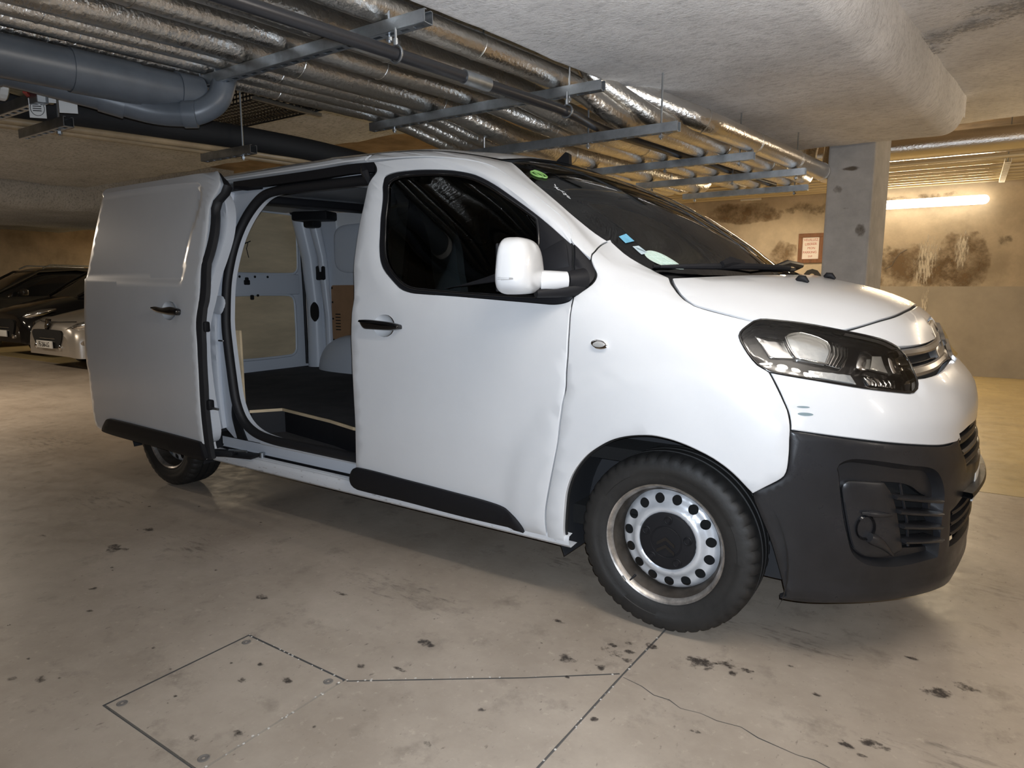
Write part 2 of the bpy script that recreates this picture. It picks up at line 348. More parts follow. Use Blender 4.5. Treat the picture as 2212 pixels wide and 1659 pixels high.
T = {"door":[[2.221,1.827,1],[2.782,1.724],[2.989,1.574],[3.08,1.393],[3.105,1.154],[3.095,1.08],[3.072,0.921],[3.056,0.732],[3.052,0.608],[3.072,0.401],[3.078,0.32,1],[2.744,0.301],[2.423,0.29],[2.106,0.27],[2.005,0.271,1],[2.006,0.345],[2.001,0.401],[1.982,0.495],[1.954,0.622],[1.926,0.768],[1.882,0.91],[1.804,1.031],[1.697,1.132],[1.64,1.178],[1.585,1.215],[1.479,1.319],[1.273,1.415],[1.181,1.452],[1.118,1.484],[1.11,1.513],[1.143,1.552],[1.176,1.591],[1.199,1.658],[1.223,1.733],[1.269,1.76],[1.38,1.785],[1.503,1.8],[1.669,1.817],[1.94,1.827]],"door_frame":[[2.474,1.758],[2.285,1.769],[2.069,1.769],[1.858,1.757],[1.726,1.743],[1.618,1.718],[1.565,1.672],[1.523,1.614],[1.455,1.537],[1.352,1.454],[1.283,1.417,1],[1.486,1.319],[1.589,1.218,1],[1.642,1.201],[1.739,1.19],[1.858,1.187],[2.174,1.197],[2.473,1.211],[2.75,1.224],[2.797,1.232],[2.837,1.248],[2.875,1.289],[2.907,1.333],[2.919,1.389],[2.903,1.46],[2.836,1.572],[2.683,1.695],[2.57,1.74]],"door_glass":[[2.512,1.725],[2.326,1.743],[2.133,1.743],[1.94,1.735],[1.804,1.721],[1.701,1.697],[1.644,1.653],[1.593,1.589],[1.518,1.515,1],[1.79,1.356],[1.981,1.214,1],[2.291,1.221],[2.568,1.233],[2.733,1.244],[2.776,1.252],[2.815,1.274],[2.85,1.315],[2.87,1.357],[2.875,1.398],[2.86,1.459],[2.79,1.569],[2.63,1.687]],"fender_tri":[[1.267,1.413,1],[1.211,1.369],[1.205,1.338],[1.275,1.31],[1.332,1.291],[1.392,1.271],[1.466,1.247],[1.574,1.22,1],[1.472,1.319]],"fender":[[2.004,0.269,1],[2.004,0.346],[1.999,0.402],[1.98,0.495],[1.953,0.622],[1.924,0.769],[1.88,0.91],[1.801,1.031],[1.693,1.132],[1.636,1.178],[1.581,1.215,1],[1.464,1.245],[1.393,1.267],[1.33,1.289],[1.263,1.312],[1.17,1.353,1],[1.101,1.374],[0.925,1.406],[0.814,1.431,1],[0.815,1.379],[0.818,1.325],[0.862,1.298],[0.882,1.284,1],[0.958,1.259],[1.003,1.233],[1.023,1.206],[1.021,1.187],[1.007,1.177],[0.975,1.161],[0.925,1.137,1],[0.988,1.11],[1.019,1.091],[1.034,1.074],[1.057,1.034],[1.065,1.002],[1.052,0.983,1],[1.067,0.938],[1.082,0.892],[1.087,0.863],[1.096,0.833],[1.106,0.803],[1.116,0.771],[1.123,0.74],[1.143,0.682],[1.156,0.655],[1.177,0.637],[1.213,0.614],[1.256,0.585,1],[1.319,0.643],[1.383,0.687],[1.447,0.716],[1.486,0.729],[1.523,0.737],[1.58,0.742],[1.652,0.733],[1.718,0.713],[1.774,0.682],[1.824,0.641],[1.867,0.585],[1.895,0.531],[1.914,0.466],[1.923,0.383],[1.929,0.305],[1.928,0.27,1]],"headlight":[[0.925,1.136],[0.988,1.11],[1.019,1.091],[1.034,1.074],[1.057,1.034],[1.065,1.002],[1.051,0.982],[0.961,0.963],[0.834,0.938],[0.691,0.918],[0.665,0.918],[0.64,0.927],[0.604,0.958],[0.573,1.0],[0.574,1.031],[0.588,1.054],[0.62,1.074],[0.658,1.087],[0.73,1.107],[0.808,1.131],[0.882,1.142],[0.898,1.142]],"hl_side":[[0.969,1.099,1],[0.908,1.09,1],[0.939,1.03,1],[1.004,1.031,1]],"hl_main":[[0.898,1.093],[0.859,1.106],[0.838,1.108],[0.81,1.093],[0.801,1.079],[0.82,1.053],[0.879,1.012,1],[0.912,1.021],[0.939,1.03]],"hl_flute":[[0.796,1.079,1],[0.775,1.077],[0.764,1.055],[0.804,1.021],[0.842,1.0],[0.878,1.011,1],[0.817,1.054]],"hl_in1":[[0.733,1.047],[0.707,1.049],[0.7,1.035],[0.75,0.994],[0.79,0.999]],"hl_in2":[[0.7,1.035,1],[0.664,1.033,1],[0.688,0.982,1],[0.747,0.996,1]],"hl_in3":[[0.641,1.028,1],[0.607,1.024,1],[0.638,0.974,1],[0.671,0.98,1]],"hl_strip":[[0.939,0.994,1],[0.831,0.98,1],[0.837,0.952,1],[0.954,0.975,1]],"hl_strip2":[[0.794,0.973,1],[0.689,0.959,1],[0.712,0.934,1],[0.798,0.947,1]],"upper_bumper":[[1.052,0.981,1],[1.066,0.936],[1.081,0.892],[1.086,0.863],[1.094,0.833],[1.105,0.803,1],[0.991,0.789],[0.878,0.775],[0.739,0.757],[0.586,0.739],[0.504,0.737],[0.422,0.735,1],[0.444,0.76,1],[0.336,0.769],[0.168,0.767],[0,0.772,1],[0,0.985,1],[0.12,0.984],[0.249,0.979],[0.364,0.97],[0.488,0.96],[0.557,0.956],[0.61,0.953],[0.641,0.926],[0.667,0.916],[0.693,0.916],[0.835,0.936],[0.962,0.962]],"front_mask":[[0.729,1.106,1],[0.658,1.086],[0.62,1.073],[0.587,1.054,1],[0.491,1.054],[0.387,1.056],[0.216,1.064,1],[0.176,1.124,1],[0.09,1.13],[0,1.133,1],[0,1.177,1],[0.297,1.164],[0.517,1.142],[0.615,1.128]],"hood":[[0.879,1.284,1],[0.951,1.26],[0.998,1.234],[1.019,1.207],[1.018,1.189],[1.003,1.179],[0.972,1.163],[0.923,1.137,1],[0.896,1.143],[0.88,1.143],[0.806,1.132],[0.728,1.109,1],[0.61,1.13],[0.51,1.145],[0.283,1.167],[0,1.18,1],[0,1.303,1],[0.2,1.302],[0.4,1.3],[0.6,1.296]],"windshield":[[0.837,1.785,1],[0.875,1.734],[0.911,1.661],[0.901,1.55],[0.872,1.49],[0.824,1.418],[0.823,1.35],[0.867,1.303],[0.88,1.286,1],[0.6,1.3],[0.3,1.306],[0,1.308,1],[0,1.842,1],[0.25,1.838],[0.5,1.826],[0.7,1.81]],"side_frame":[[1.168,1.355,1],[1.097,1.376],[0.92,1.408],[0.812,1.433,1],[0.821,1.42],[0.869,1.492],[0.896,1.552],[0.903,1.663],[0.869,1.736],[0.827,1.788,1]],"door_line":[[1.273,1.415],[1.181,1.452],[1.118,1.484],[1.11,1.513],[1.143,1.552],[1.176,1.591],[1.199,1.658],[1.223,1.733],[1.269,1.76],[1.38,1.785],[1.503,1.8],[1.669,1.817],[1.94,1.827],[2.221,1.827]],"trim_strip":[[3.064,0.395],[3.113,0.346],[3.114,0.302],[3.079,0.283],[2.751,0.28],[2.432,0.273],[2.125,0.274],[2.107,0.272],[2.116,0.296],[2.142,0.326],[2.202,0.357],[2.298,0.369],[2.472,0.377],[2.727,0.387]],"sill_top":[[3.1,0.271],[2.753,0.275],[2.43,0.268],[2.106,0.267],[2.006,0.269],[1.928,0.268]],"sill_bot":[[3.212,0.248],[3.014,0.252],[2.63,0.245],[2.268,0.24],[1.918,0.239]],"handle":[[3.021,1.098],[2.957,1.101],[2.836,1.094],[2.789,1.086],[2.782,1.078],[2.781,1.068],[2.83,1.06],[2.946,1.06],[2.985,1.063],[3.012,1.085]],"cup":[[2.832,1.081],[2.842,1.099],[2.86,1.115],[2.882,1.125],[2.906,1.128],[2.927,1.124],[2.944,1.112],[2.953,1.096],[2.952,1.077],[2.943,1.058],[2.926,1.043],[2.904,1.033],[2.88,1.03],[2.857,1.035],[2.84,1.046],[2.832,1.062]],"repeater":[[1.559,1.042],[1.569,1.036],[1.583,1.032],[1.6,1.03],[1.615,1.03],[1.629,1.032],[1.637,1.037],[1.64,1.043],[1.635,1.05],[1.625,1.056],[1.609,1.06],[1.592,1.063],[1.576,1.062],[1.563,1.06],[1.555,1.055],[1.554,1.049]],"lower_bumper":[[1.106,0.801,1],[0.991,0.787],[0.878,0.773],[0.739,0.755],[0.586,0.737],[0.504,0.735],[0.422,0.732,1],[0.439,0.708],[0.446,0.676],[0.402,0.642]],"fender_front":[[1.106,0.801],[1.115,0.771],[1.122,0.74],[1.142,0.682],[1.155,0.655],[1.176,0.635],[1.213,0.613],[1.256,0.584]],"lb_bottom":[[1.144,0.225],[1.055,0.22],[0.918,0.227],[0.806,0.242],[0.702,0.262]],"fog_outer":[[0.989,0.686],[0.977,0.702],[0.95,0.714],[0.921,0.718],[0.846,0.71],[0.749,0.692],[0.633,0.666],[0.573,0.588],[0.538,0.487],[0.514,0.358,1],[0.634,0.359],[0.769,0.354],[0.862,0.366],[0.909,0.391],[0.936,0.425],[0.97,0.54]],"fog_cover":[[0.969,0.616],[0.965,0.631],[0.954,0.64],[0.931,0.643],[0.824,0.636,1],[0.788,0.592],[0.761,0.521],[0.727,0.4,1],[0.786,0.379],[0.844,0.382],[0.885,0.393],[0.923,0.429],[0.953,0.532]],"fin_hole":[[0.821,0.634,1],[0.753,0.625],[0.697,0.609],[0.647,0.58],[0.605,0.556],[0.581,0.471],[0.573,0.425],[0.583,0.386,1],[0.726,0.4,1],[0.761,0.521],[0.788,0.592]],"fin0":[[0.787,0.585],[0.595,0.554]],"fin1":[[0.768,0.535],[0.588,0.509]],"fin2":[[0.75,0.484],[0.581,0.464]],"fin3":[[0.737,0.432],[0.573,0.418]],"fin_rib":[[0.747,0.622],[0.72,0.542],[0.704,0.497],[0.687,0.403]],"fog_round":[[0.883,0.491],[0.791,0.432]],"low_intake":[[0.512,0.506],[0.492,0.38],[0.357,0.539]],"slide":[[2.07,1.846,1],[2.845,1.684],[3.072,1.38],[3.102,1.141],[3.078,0.93],[3.069,0.714],[3.081,0.492],[3.078,0.319,1],[3.489,0.32],[3.96,0.329],[4.213,0.335],[4.309,0.357],[4.324,0.422],[4.309,0.699],[4.326,0.773],[4.315,1.023],[4.331,1.145],[4.354,1.301],[4.343,1.375],[4.322,1.555],[4.305,1.694],[4.289,1.84],[4.388,1.887],[4.35,1.89]],"slide_recess":[[4.271,1.83,1],[3.751,1.826],[2.905,1.81],[2.797,1.804],[2.833,1.785],[2.931,1.745],[3.171,1.512],[3.24,1.292],[3.257,1.277],[3.287,1.272],[3.688,1.281],[4.08,1.291,1],[4.343,1.301,1]],"slide_trim":[[4.151,0.414],[4.096,0.436],[3.602,0.43],[3.094,0.417],[3.082,0.403],[3.08,0.319],[3.487,0.324],[4.211,0.34]],"slide_handle":[[3.474,1.133],[3.44,1.139],[3.371,1.133],[3.293,1.14],[3.236,1.13],[3.227,1.116],[3.234,1.099],[3.284,1.095],[3.402,1.105],[3.455,1.117]],"slide_cup":[[3.286,1.123],[3.296,1.144],[3.316,1.161],[3.343,1.17],[3.37,1.17],[3.393,1.16],[3.407,1.142],[3.409,1.12],[3.399,1.098],[3.378,1.081],[3.352,1.072],[3.324,1.073],[3.301,1.083],[3.287,1.101]],"st_blue":[[0.757,1.451,1],[0.715,1.463,1],[0.717,1.433,1],[0.761,1.424,1]],"st_white":[[0.749,1.411,1],[0.722,1.414,1],[0.717,1.383,1],[0.75,1.379,1]],"st_round":[[0.7,1.358]],"st_green":[[0.783,1.729]],"nozzle":[[0.469,1.269],[0.019,1.285]],"wiper1":[[0.819,1.309],[0.746,1.298],[0.575,1.299],[0.613,1.283],[0.686,1.29]],"wiper2":[[0.61,1.292],[0.407,1.308],[0.305,1.305]],"mirror_base":[[1.643,1.314],[1.608,1.302],[1.618,1.276],[1.652,1.242],[1.702,1.221],[1.948,1.216],[1.89,1.247]],"scuff":[[1.036,0.876],[1.041,0.854]],"flare":[[1.842,0.846],[1.717,0.934],[1.565,0.973],[1.413,0.983],[1.303,0.96],[1.23,0.907],[1.186,0.839],[1.145,0.74]],"mwin":[[1.998,1.358]]}

# ------------------------------------------------------------------ materials of the place
def floor_mat(name, c1, c2, rough=.42):
    m = mat(name, c1, rough, bump=.02, bscale=30, detail=10); nt = m.node_tree; b = nt.nodes['Principled BSDF']; L = nt.links.new
    tc = nt.nodes['Texture Coordinate']
    def nz(scale, lo, hi, detail=9, rough_=.7, stretch=None):
        mp = kids(m,'ShaderNodeMapping'); L(tc.outputs['Object'], mp.inputs[0])
        if stretch: mp.inputs['Scale'].default_value = stretch
        n = kids(m,'ShaderNodeTexNoise'); n.inputs['Scale'].default_value = scale; n.inputs['Detail'].default_value = detail; n.inputs['Roughness'].default_value = rough_
        L(mp.outputs[0], n.inputs['Vector']); r = kids(m,'ShaderNodeMapRange'); L(n.outputs['Fac'], r.inputs[0]); r.inputs[1].default_value = lo; r.inputs[2].default_value = hi; return r.outputs[0]
    def mixc(a, b_, f, mode='MIX'):
        x = kids(m,'ShaderNodeMix'); x.data_type = 'RGBA'; x.blend_type = mode
        if hasattr(f,'name'): L(f, x.inputs['Factor'])
        else: x.inputs['Factor'].default_value = f
        for s_, q in ((6, a), (7, b_)):
            if hasattr(q,'name'): L(q, x.inputs[s_])
            else: x.inputs[s_].default_value = (*q, 1)
        return x.outputs[2]
    c = mixc(c2, c1, nz(1.1, .36, .62)); c = mixc(c, tuple(k*.70 for k in c2), nz(5.5, .55, .74), 'MIX')
    c = mixc(c, tuple(k*1.12 for k in c1), nz(26, .58, .75)); c = mixc(c, tuple(k*.45 for k in c2), nz(60, .64, .74, 6, .6, (1, .45, 1)))
    L(c, b.inputs['Base Color'])
    r = kids(m,'ShaderNodeMapRange'); L(nz(9, .3, .7), r.inputs[0]); r.inputs[3].default_value = rough-.1; r.inputs[4].default_value = rough+.14; L(r.outputs[0], b.inputs['Roughness'])
    return m
M_floor = floor_mat('concrete_floor', (.44, .375, .305), (.32, .265, .21))
M_paint = floor_mat('ochre_floor_paint', (.50, .39, .19), (.40, .31, .16), .38)
M_joint = mat('joint_dirt', (.15, .135, .12), .9)
M_joint2 = mat('joint_chip', (.62, .59, .54), .9, var=.3, vscale=40)
def flock_mat(nm='sprayed_flocking', lo=(.62,.62,.63,1), hi=(.90,.90,.91,1)):
    m = mat(nm, (.60, .60, .61), .95, spec=.08); nt = m.node_tree; L = nt.links.new; b = nt.nodes['Principled BSDF']; tc = nt.nodes['Texture Coordinate']
    def nz(scale, det, ro, st=None):
        n = kids(m,'ShaderNodeTexNoise'); n.inputs['Scale'].default_value = scale; n.inputs['Detail'].default_value = det; n.inputs['Roughness'].default_value = ro
        mp = kids(m,'ShaderNodeMapping'); L(tc.outputs['Object'], mp.inputs[0]); mp.inputs['Scale'].default_value = st or (1,1,1); L(mp.outputs[0], n.inputs['Vector']); return n.outputs['Fac']
    a = nz(34, 6, .75, (.7, 1.3, 1)); c = nz(2.2, 6, .6); d = nz(75, 4, .6)
    r = kids(m,'ShaderNodeValToRGB'); r.color_ramp.elements[0].position = .30; r.color_ramp.elements[1].position = .52; r.color_ramp.elements[0].color = lo; r.color_ramp.elements[1].color = hi; L(a, r.inputs[0])
    r2 = kids(m,'ShaderNodeMapRange'); L(c, r2.inputs[0]); r2.inputs[1].default_value = .3; r2.inputs[2].default_value = .7; r2.inputs[3].default_value = .82; r2.inputs[4].default_value = 1.06
    mx = kids(m,'ShaderNodeMix'); mx.data_type = 'RGBA'; mx.blend_type = 'MULTIPLY'; mx.inputs['Factor'].default_value = 1; L(r.outputs[0], mx.inputs[6]); L(r2.outputs[0], mx.inputs[7]); L(mx.outputs[2], b.inputs['Base Color'])
    ad = kids(m,'ShaderNodeMath'); ad.operation = 'ADD'; L(a, ad.inputs[0]); L(d, ad.inputs[1]); bp = kids(m,'ShaderNodeBump'); bp.inputs['Strength'].default_value = .5; bp.inputs['Distance'].default_value = .014; L(ad.outputs[0], bp.inputs['Height']); L(bp.outputs[0], b.inputs['Normal'])
    return m
M_flock = flock_mat(); M_flock2 = flock_mat('blue_grey_flocking', (.20,.225,.26,1), (.47,.51,.57,1))  # second flocking colour, darker and bluer than the first
M_bare = mat('bare_ceiling', (.30, .24, .18), .9, bump=.3, bscale=14, var=.4, vscale=2)
M_wall = mat('raw_concrete_wall', (.52, .44, .33), .85, bump=.15, bscale=30, var=.30, vscale=1.6, spec=.2)
M_dado = mat('painted_wall_band', (.40, .36, .30), .7, bump=.1, bscale=20, var=.14, vscale=2, spec=.3)
M_pillar = mat('grey_pillar_concrete', (.43, .42, .41), .85, bump=.35, bscale=26, var=.16, vscale=7, spec=.2)
def decal_mat(name, col, scale, lo, hi, rough=.6, stretch=None, alpha=.9):
    m = mat(name, col, rough, spec=.3); nt = m.node_tree; L = nt.links.new; b = nt.nodes['Principled BSDF']
    n = kids(m,'ShaderNodeTexNoise'); n.inputs['Scale'].default_value = scale; n.inputs['Detail'].default_value = 9; n.inputs['Roughness'].default_value = .72
    mp = nt.nodes['Mapping']
    if stretch: mp.inputs['Scale'].default_value = stretch
    L(mp.outputs[0], n.inputs['Vector'])
    at = kids(m,'ShaderNodeAttribute'); at.attribute_name = 'edge'
    s_ = kids(m,'ShaderNodeMath'); s_.operation = 'ADD'; L(n.outputs['Fac'], s_.inputs[0]); L(at.outputs['Fac'], s_.inputs[1])
    r = kids(m,'ShaderNodeMapRange'); L(s_.outputs[0], r.inputs[0]); r.inputs[1].default_value = lo; r.inputs[2].default_value = hi; r.inputs[4].default_value = alpha
    L(r.outputs[0], b.inputs['Alpha']); return m
M_oil = decal_mat('oil_stain', (.055, .045, .04), 26, .50, .66, .35, alpha=.75)
M_scuff = decal_mat('tyre_scuff', (.10, .09, .085), 9, .60, .80, .6, (1, 4, 1), alpha=.5)
M_damp = decal_mat('damp_stain', (.20, .135, .075), 4.5, .38, .66, .8, alpha=.80)
M_lime = decal_mat('lime_streak', (.66, .60, .50), 16, .47, .62, .9, (3.2, 1, .55), alpha=.9)
M_dark = decal_mat('dark_wall_stain', (.12, .09, .06), 5, .52, .74, .8, alpha=.7)
def decal(name, c, rx, ry, m, parent, plane='z', n=28, wob=.35, seed=0, off=.0012):
    """flat mark with a soft uneven outline: rings of points, the 'edge' value falls off outwards"""
    V = []; F = []; E = []; ring = [0, .45, .75, 1.0]
    for k, q in enumerate(ring):
        for i in range(n):
            a = 2*math.pi*i/n; r = q*(1+wob*noise.noise(Vector((math.cos(a)*1.3+seed*7.1, math.sin(a)*1.3, seed*3.3))))
            x, y = rx*r*math.cos(a), ry*r*math.sin(a)
            V.append((c[0]+x, c[1]+y, c[2]+off) if plane == 'z' else (c[0]+x, c[1]-off, c[2]+y)); E.append((.12, .06, -.05, -.45)[k])
    for k in range(3):
        for i in range(n):
            j = (i+1) % n; F.append((k*n+i, k*n+j, (k+1)*n+j, (k+1)*n+i) if plane == 'z' else (k*n+j, k*n+i, (k+1)*n+i, (k+1)*n+j))
    o = mesh(name, V, F, m, parent); at = o.data.attributes.new('edge', 'FLOAT', 'POINT')
    for i, e in enumerate(E): at.data[i].value = e
    return o
# ------------------------------------------------------------------ floor
X0, X1, Y0, Y1 = -19., 6., -9., 8.27
def wob_strip(pts, w_, seed=0, jit=.35):
    P = [Vector((p[0], p[1], 0)) for p in pts]; P = dense(P, .05); a = []; b = []
    for i, p in enumerate(P):
        t = (P[min(i+1,len(P)-1)]-P[max(i-1,0)]).normalized(); n = Vector((-t.y, t.x, 0)); k = w_*(1+jit*noise.noise(Vector((p.x*30, p.y*30, seed))))
        a.append((p+n*k/2)[:2]); b.append((p-n*k/2)[:2])
    return np.array(a+b[::-1])
hx0, hx1, hy0, hy1 = -1.2265, -.7265, -2.2615, -1.765
gaps = [wob_strip([(hx0,hy0),(hx1,hy0)],.0065,1), wob_strip([(hx1,hy0),(hx1,hy1)],.0065,2), wob_strip([(hx1,hy1),(hx0,hy1)],.0065,3), wob_strip([(hx0,hy1),(hx0,hy0)],.0065,4)]
hole = np.array([(hx0,hy0),(hx1,hy0),(hx1,hy1),(hx0,hy1)]); hole = inset(hole, -.0045)
holeD = resample([(*p,1) for p in hole], .05)
g1 = wob_strip([(-.715,-1.765),(-.5,-1.61),(-.25,-1.43),(-.006,-1.238)], .006, 5)
g2 = wob_strip([(.003,-8.9),(0,-1.758),(.004,-1.24),(.012,-.93),(.02,1.75)], .007, 6)
ck = [(.012,-1.25),(.08,-1.262),(.13,-1.285),(.18,-1.282),(.223,-1.303),(.28,-1.292),(.33,-1.30),(.397,-1.289),(.45,-1.31),(.554,-1.323),(.60,-1.318),(.68,-1.34),(.74,-1.33)]
g3 = wob_strip(ck, .0028, 7, .8)
V, F = triangulate([np.array([(X0,Y0),(X1,Y0),(X1,Y1),(X0,Y1)])], [holeD, g1, g2, g3], 1.2)
nV = len(V); vv = [(x,y,0) for x,y in V]; F = [f if (V[f[1]][0]-V[f[0]][0])*(V[f[2]][1]-V[f[0]][1])-(V[f[1]][1]-V[f[0]][1])*(V[f[2]][0]-V[f[0]][0]) > 0 else f[::-1] for f in F]
floor = struct(mesh('floor', vv, F, M_floor))
struct(MB().box(((X0+X1)/2,(Y0+Y1)/2,-.06),(X1-X0,Y1-Y0,.1)).build('floor_base', M_joint, floor))
hp = inset(hole, .008); hatch = MB().prism([tuple(p) for p in hp], .008, Matrix.Translation((0,0,-.0078))).build('hatch_cover', M_floor, floor)
for i,(x,y) in enumerate([(hx0+.035,hy0+.035),(hx1-.035,hy0+.035),(hx1-.035,hy1-.035),(hx0+.035,hy1-.035)]):
    MB().lathe([(.004,.001),(.010,.001),(.013,.0025),(.016,.001)], 20, Matrix.Translation((x,y,0)) @ Matrix.Rotation(math.pi/2,4,'X')).build('hatch_screw', M_joint, floor)
MB().box(((X0+X1)/2,(1.81+Y1)/2,.0005),(X1-X0-.02,Y1-1.81,.003)).build('floor_paint', M_paint, floor)
# pale chips along the joints
for k,(a,b,s_) in enumerate([((-.715,-1.765),(-.006,-1.238),11),((hx0,hy1),(hx1,hy1),12),((hx1,hy0),(hx1,hy1),13),((.0,-1.758),(.01,-.95),14)]):
    mb = MB(); r2 = random.Random(s_); n = 16
    for i in range(n):
        t = r2.random(); x = a[0]+(b[0]-a[0])*t+r2.uniform(-.006,.006); y = a[1]+(b[1]-a[1])*t+r2.uniform(-.006,.006); r = r2.uniform(.0015,.0045)
        mb.prism([(r*math.cos(q)*r2.uniform(.6,1.3), r*math.sin(q)) for q in np.linspace(0,5.2,6)], .0008, Matrix.Translation((x,y,.0002)))
    o = mb.build('joint_chips', M_joint2, floor); o['kind'] = 'stuff'
oil = [(.20,-1.03,.085,.06),(.27,-.99,.06,.04),(.30,-1.03,.035,.025),(.335,-.99,.03,.02),(-.07,-1.135,.05,.03),(-.03,-1.10,.03,.02),(-.10,-1.09,.025,.02),(-.115,-1.13,.03,.025),(-.02,-1.15,.035,.02),(-.06,-1.05,.025,.018),(.01,-1.02,.045,.028),(-.185,-1.259,.055,.04),(-.079,-1.238,.035,.028),
 (.86,-.78,.06,.05),(.93,-.70,.07,.035),(.78,-.60,.03,.015),(-1.54,-2.309,.035,.03),(-1.62,-2.36,.025,.02),(-2.476,-1.626,.10,.06),(-2.6,-1.40,.05,.03),(.662,-1.205,.03,.02),(.72,-1.16,.06,.03),(.60,-1.24,.03,.012),(.70,-1.23,.025,.012),(-.775,-2.113,.03,.02),(-.86,-2.19,.03,.02),(-.267,-1.644,.022,.016),(.034,-1.494,.018,.02),(-1.0,-1.95,.045,.02),(-1.02,-1.86,.03,.015),(-.88,-1.87,.035,.02),(-.74,-1.68,.03,.02),(-.62,-1.62,.05,.012),(-.35,-1.05,.04,.02),(.45,-.88,.02,.012),(.55,-1.0,.03,.012),(.30,-1.38,.02,.012),(-.30,-1.85,.02,.02),(-2.1,-1.9,.03,.02),(-1.9,-2.0,.02,.015),(-1.45,-1.55,.05,.03),(-1.2,-1.35,.06,.02),(-2.95,-1.75,.05,.02),(-3.4,-1.9,.08,.04),(-.65,-1.45,.05,.04)]
for i,(x,y,a,b) in enumerate(oil): decal('oil_stain', (x,y,0), a, b, M_oil, floor, seed=i)
r2 = random.Random(5)
for i in range(70):
    x = r2.uniform(-4,2.2); y = r2.uniform(-2.5,-.95); a = r2.uniform(.006,.016); decal('oil_drip', (x,y,0), a, a*r2.uniform(.5,1), M_oil, floor, seed=100+i, n=12)
for i,(x,y,a,b) in enumerate([(-2.2,-1.4,.5,.22),(-1.0,-1.2,.6,.2),(-.6,-.55,.4,.15),(.4,-.7,.5,.2),(1.2,.2,.5,.25),(-3.3,-1.3,.6,.3),(.9,-1.1,.4,.15),(-5.2,-.8,.9,.4),(1.5,2.9,.5,.2),(1.2,4.4,.4,.2)]): decal('tyre_scuff', (x,y,.001 if y<1.8 else .003), a, b, M_scuff, floor, seed=40+i, off=.0015)
# ------------------------------------------------------------------ walls
wall_back = struct(MB().box(((X0+X1)/2, Y1+.1, 1.65), (X1-X0, .2, 3.5)).build('wall_back', M_wall))
struct(MB().box((X0-.1, (Y0+Y1)/2, 1.65), (.2, Y1-Y0+.4, 3.5)).build('wall_left', M_wall))
struct(MB().box((X1+.1, (Y0+Y1)/2, 1.65), (.2, Y1-Y0+.4, 3.5)).build('wall_right', M_wall))
struct(MB().box(((X0+X1)/2, Y0-.1, 1.65), (X1-X0, .2, 3.5)).build('wall_front', M_wall))
MB().box(((-6+X1)/2, Y1, .628), (X1+6, .012, 1.25)).build('painted_band', M_dado, wall_back)
for i,(x,z,a,b,m,s_) in enumerate([(.05,1.55,.55,.42,M_damp,1),(.72,1.60,.42,.52,M_damp,2),(.42,1.48,.40,.34,M_damp,3),(-.22,1.62,.28,.3,M_dark,4),(.30,1.60,.20,.46,M_lime,5),(.72,1.75,.12,.36,M_lime,6),(.33,1.0,.07,.28,M_lime,7),(1.19,1.88,.12,.11,M_dark,8),(-1.62,1.72,.26,.36,M_damp,9),(-1.52,1.45,.09,.30,M_lime,10),(-2.3,2.42,.7,.22,M_damp,11),(-1.3,2.45,.6,.16,M_dark,12),(-2.5,1.75,.2,.3,M_damp,13),(.2,2.5,.9,.1,M_dark,14),(1.9,1.9,.5,.5,M_damp,15),(-3.4,2.1,.5,.4,M_damp,16),(-.7,2.35,.5,.2,M_damp,17)]):
    decal('wall_stain', (x,Y1-(.006 if z < 1.2 else 0),z), a, b, m, wall_back, 'y', seed=60+s_, off=.003+.0004*i)
mb = MB(); cr = [(-.20,1.50),(-.12,1.56),(-.08,1.66),(-.03,1.73),(.05,1.78)]
for a, b in zip(cr[:-1], cr[1:]): mb.tube([(a[0],Y1-.001,a[1]),(b[0],Y1-.001,b[1])], .006, 5)
mb.build('wall_crack', M_joint, wall_back)
M_black = mat('black_paint', (.012, .011, .01), .6)
text('bay_number', '01', .46, frame((-1.06, Y1-.004, 1.33), (1,0,0), (0,0,1)), M_black, wall_back, .002, 1.25, .012)
# ------------------------------------------------------------------ ceiling and its lagged drop slabs
def slab(name, x0, x1, y0, y1, zb, zt, R, m, slant=0, step=.09, amp=.012, RL=None):
    xs = np.unique(np.r_[np.linspace(x0, x0+R, 9), np.arange(x0+R, x1-R, step), np.linspace(x1-R, x1, 9)]); ys = np.unique(np.r_[np.linspace(y0, y0+R, 5), np.arange(y0+R, y1-R, step), np.linspace(y1-R, y1, 9)])
    nx, ny = len(xs), len(ys); V = []
    for x in xs:
        for y in ys:
            dx, dy = max(0, R-min((x-x0)*(R/RL if RL else 1), x1-x)), max(0, R-min(y-y0, y1-y)); d = min(R, math.hypot(dx, dy))
            h = R-math.sqrt(max(0, R*R-d*d)); n = noise.noise(Vector((x*2.1, y*2.1, zb)))*amp+noise.noise(Vector((x*7, y*7, zb)))*amp*.45
            k = noise.noise(Vector((x*1.3, y*1.3, 9)))*amp*1.5*(d > 0)
            V.append((x+slant*y+k, y+k, zb+h+n))
    F = [(i*ny+j, i*ny+j+1, (i+1)*ny+j+1, (i+1)*ny+j) for i in range(nx-1) for j in range(ny-1)]
    rim = [i*ny for i in range(nx)]+[(nx-1)*ny+j for j in range(1, ny)]+[i*ny+ny-1 for i in range(nx-2, -1, -1)]+[j for j in range(ny-2, 0, -1)]
    b = len(V); V += [(V[i][0], V[i][1], zt) for i in rim]
    F += [(rim[k], b+k, b+(k+1) % len(rim), rim[(k+1) % len(rim)])[::-1] for k in range(len(rim))]
    return struct(mesh(name, V, F, m, None, 50))
struct(MB().box(((X0+X1)/2, (Y0+Y1)/2, 3.4), (X1-X0, Y1-Y0, .1)).build('ceiling', M_bare))
slab('ceiling_slab', -.762, .435, -8.9, 2.46, 2.25, 3.36, .12, M_flock, .115, .07, .008, .025)
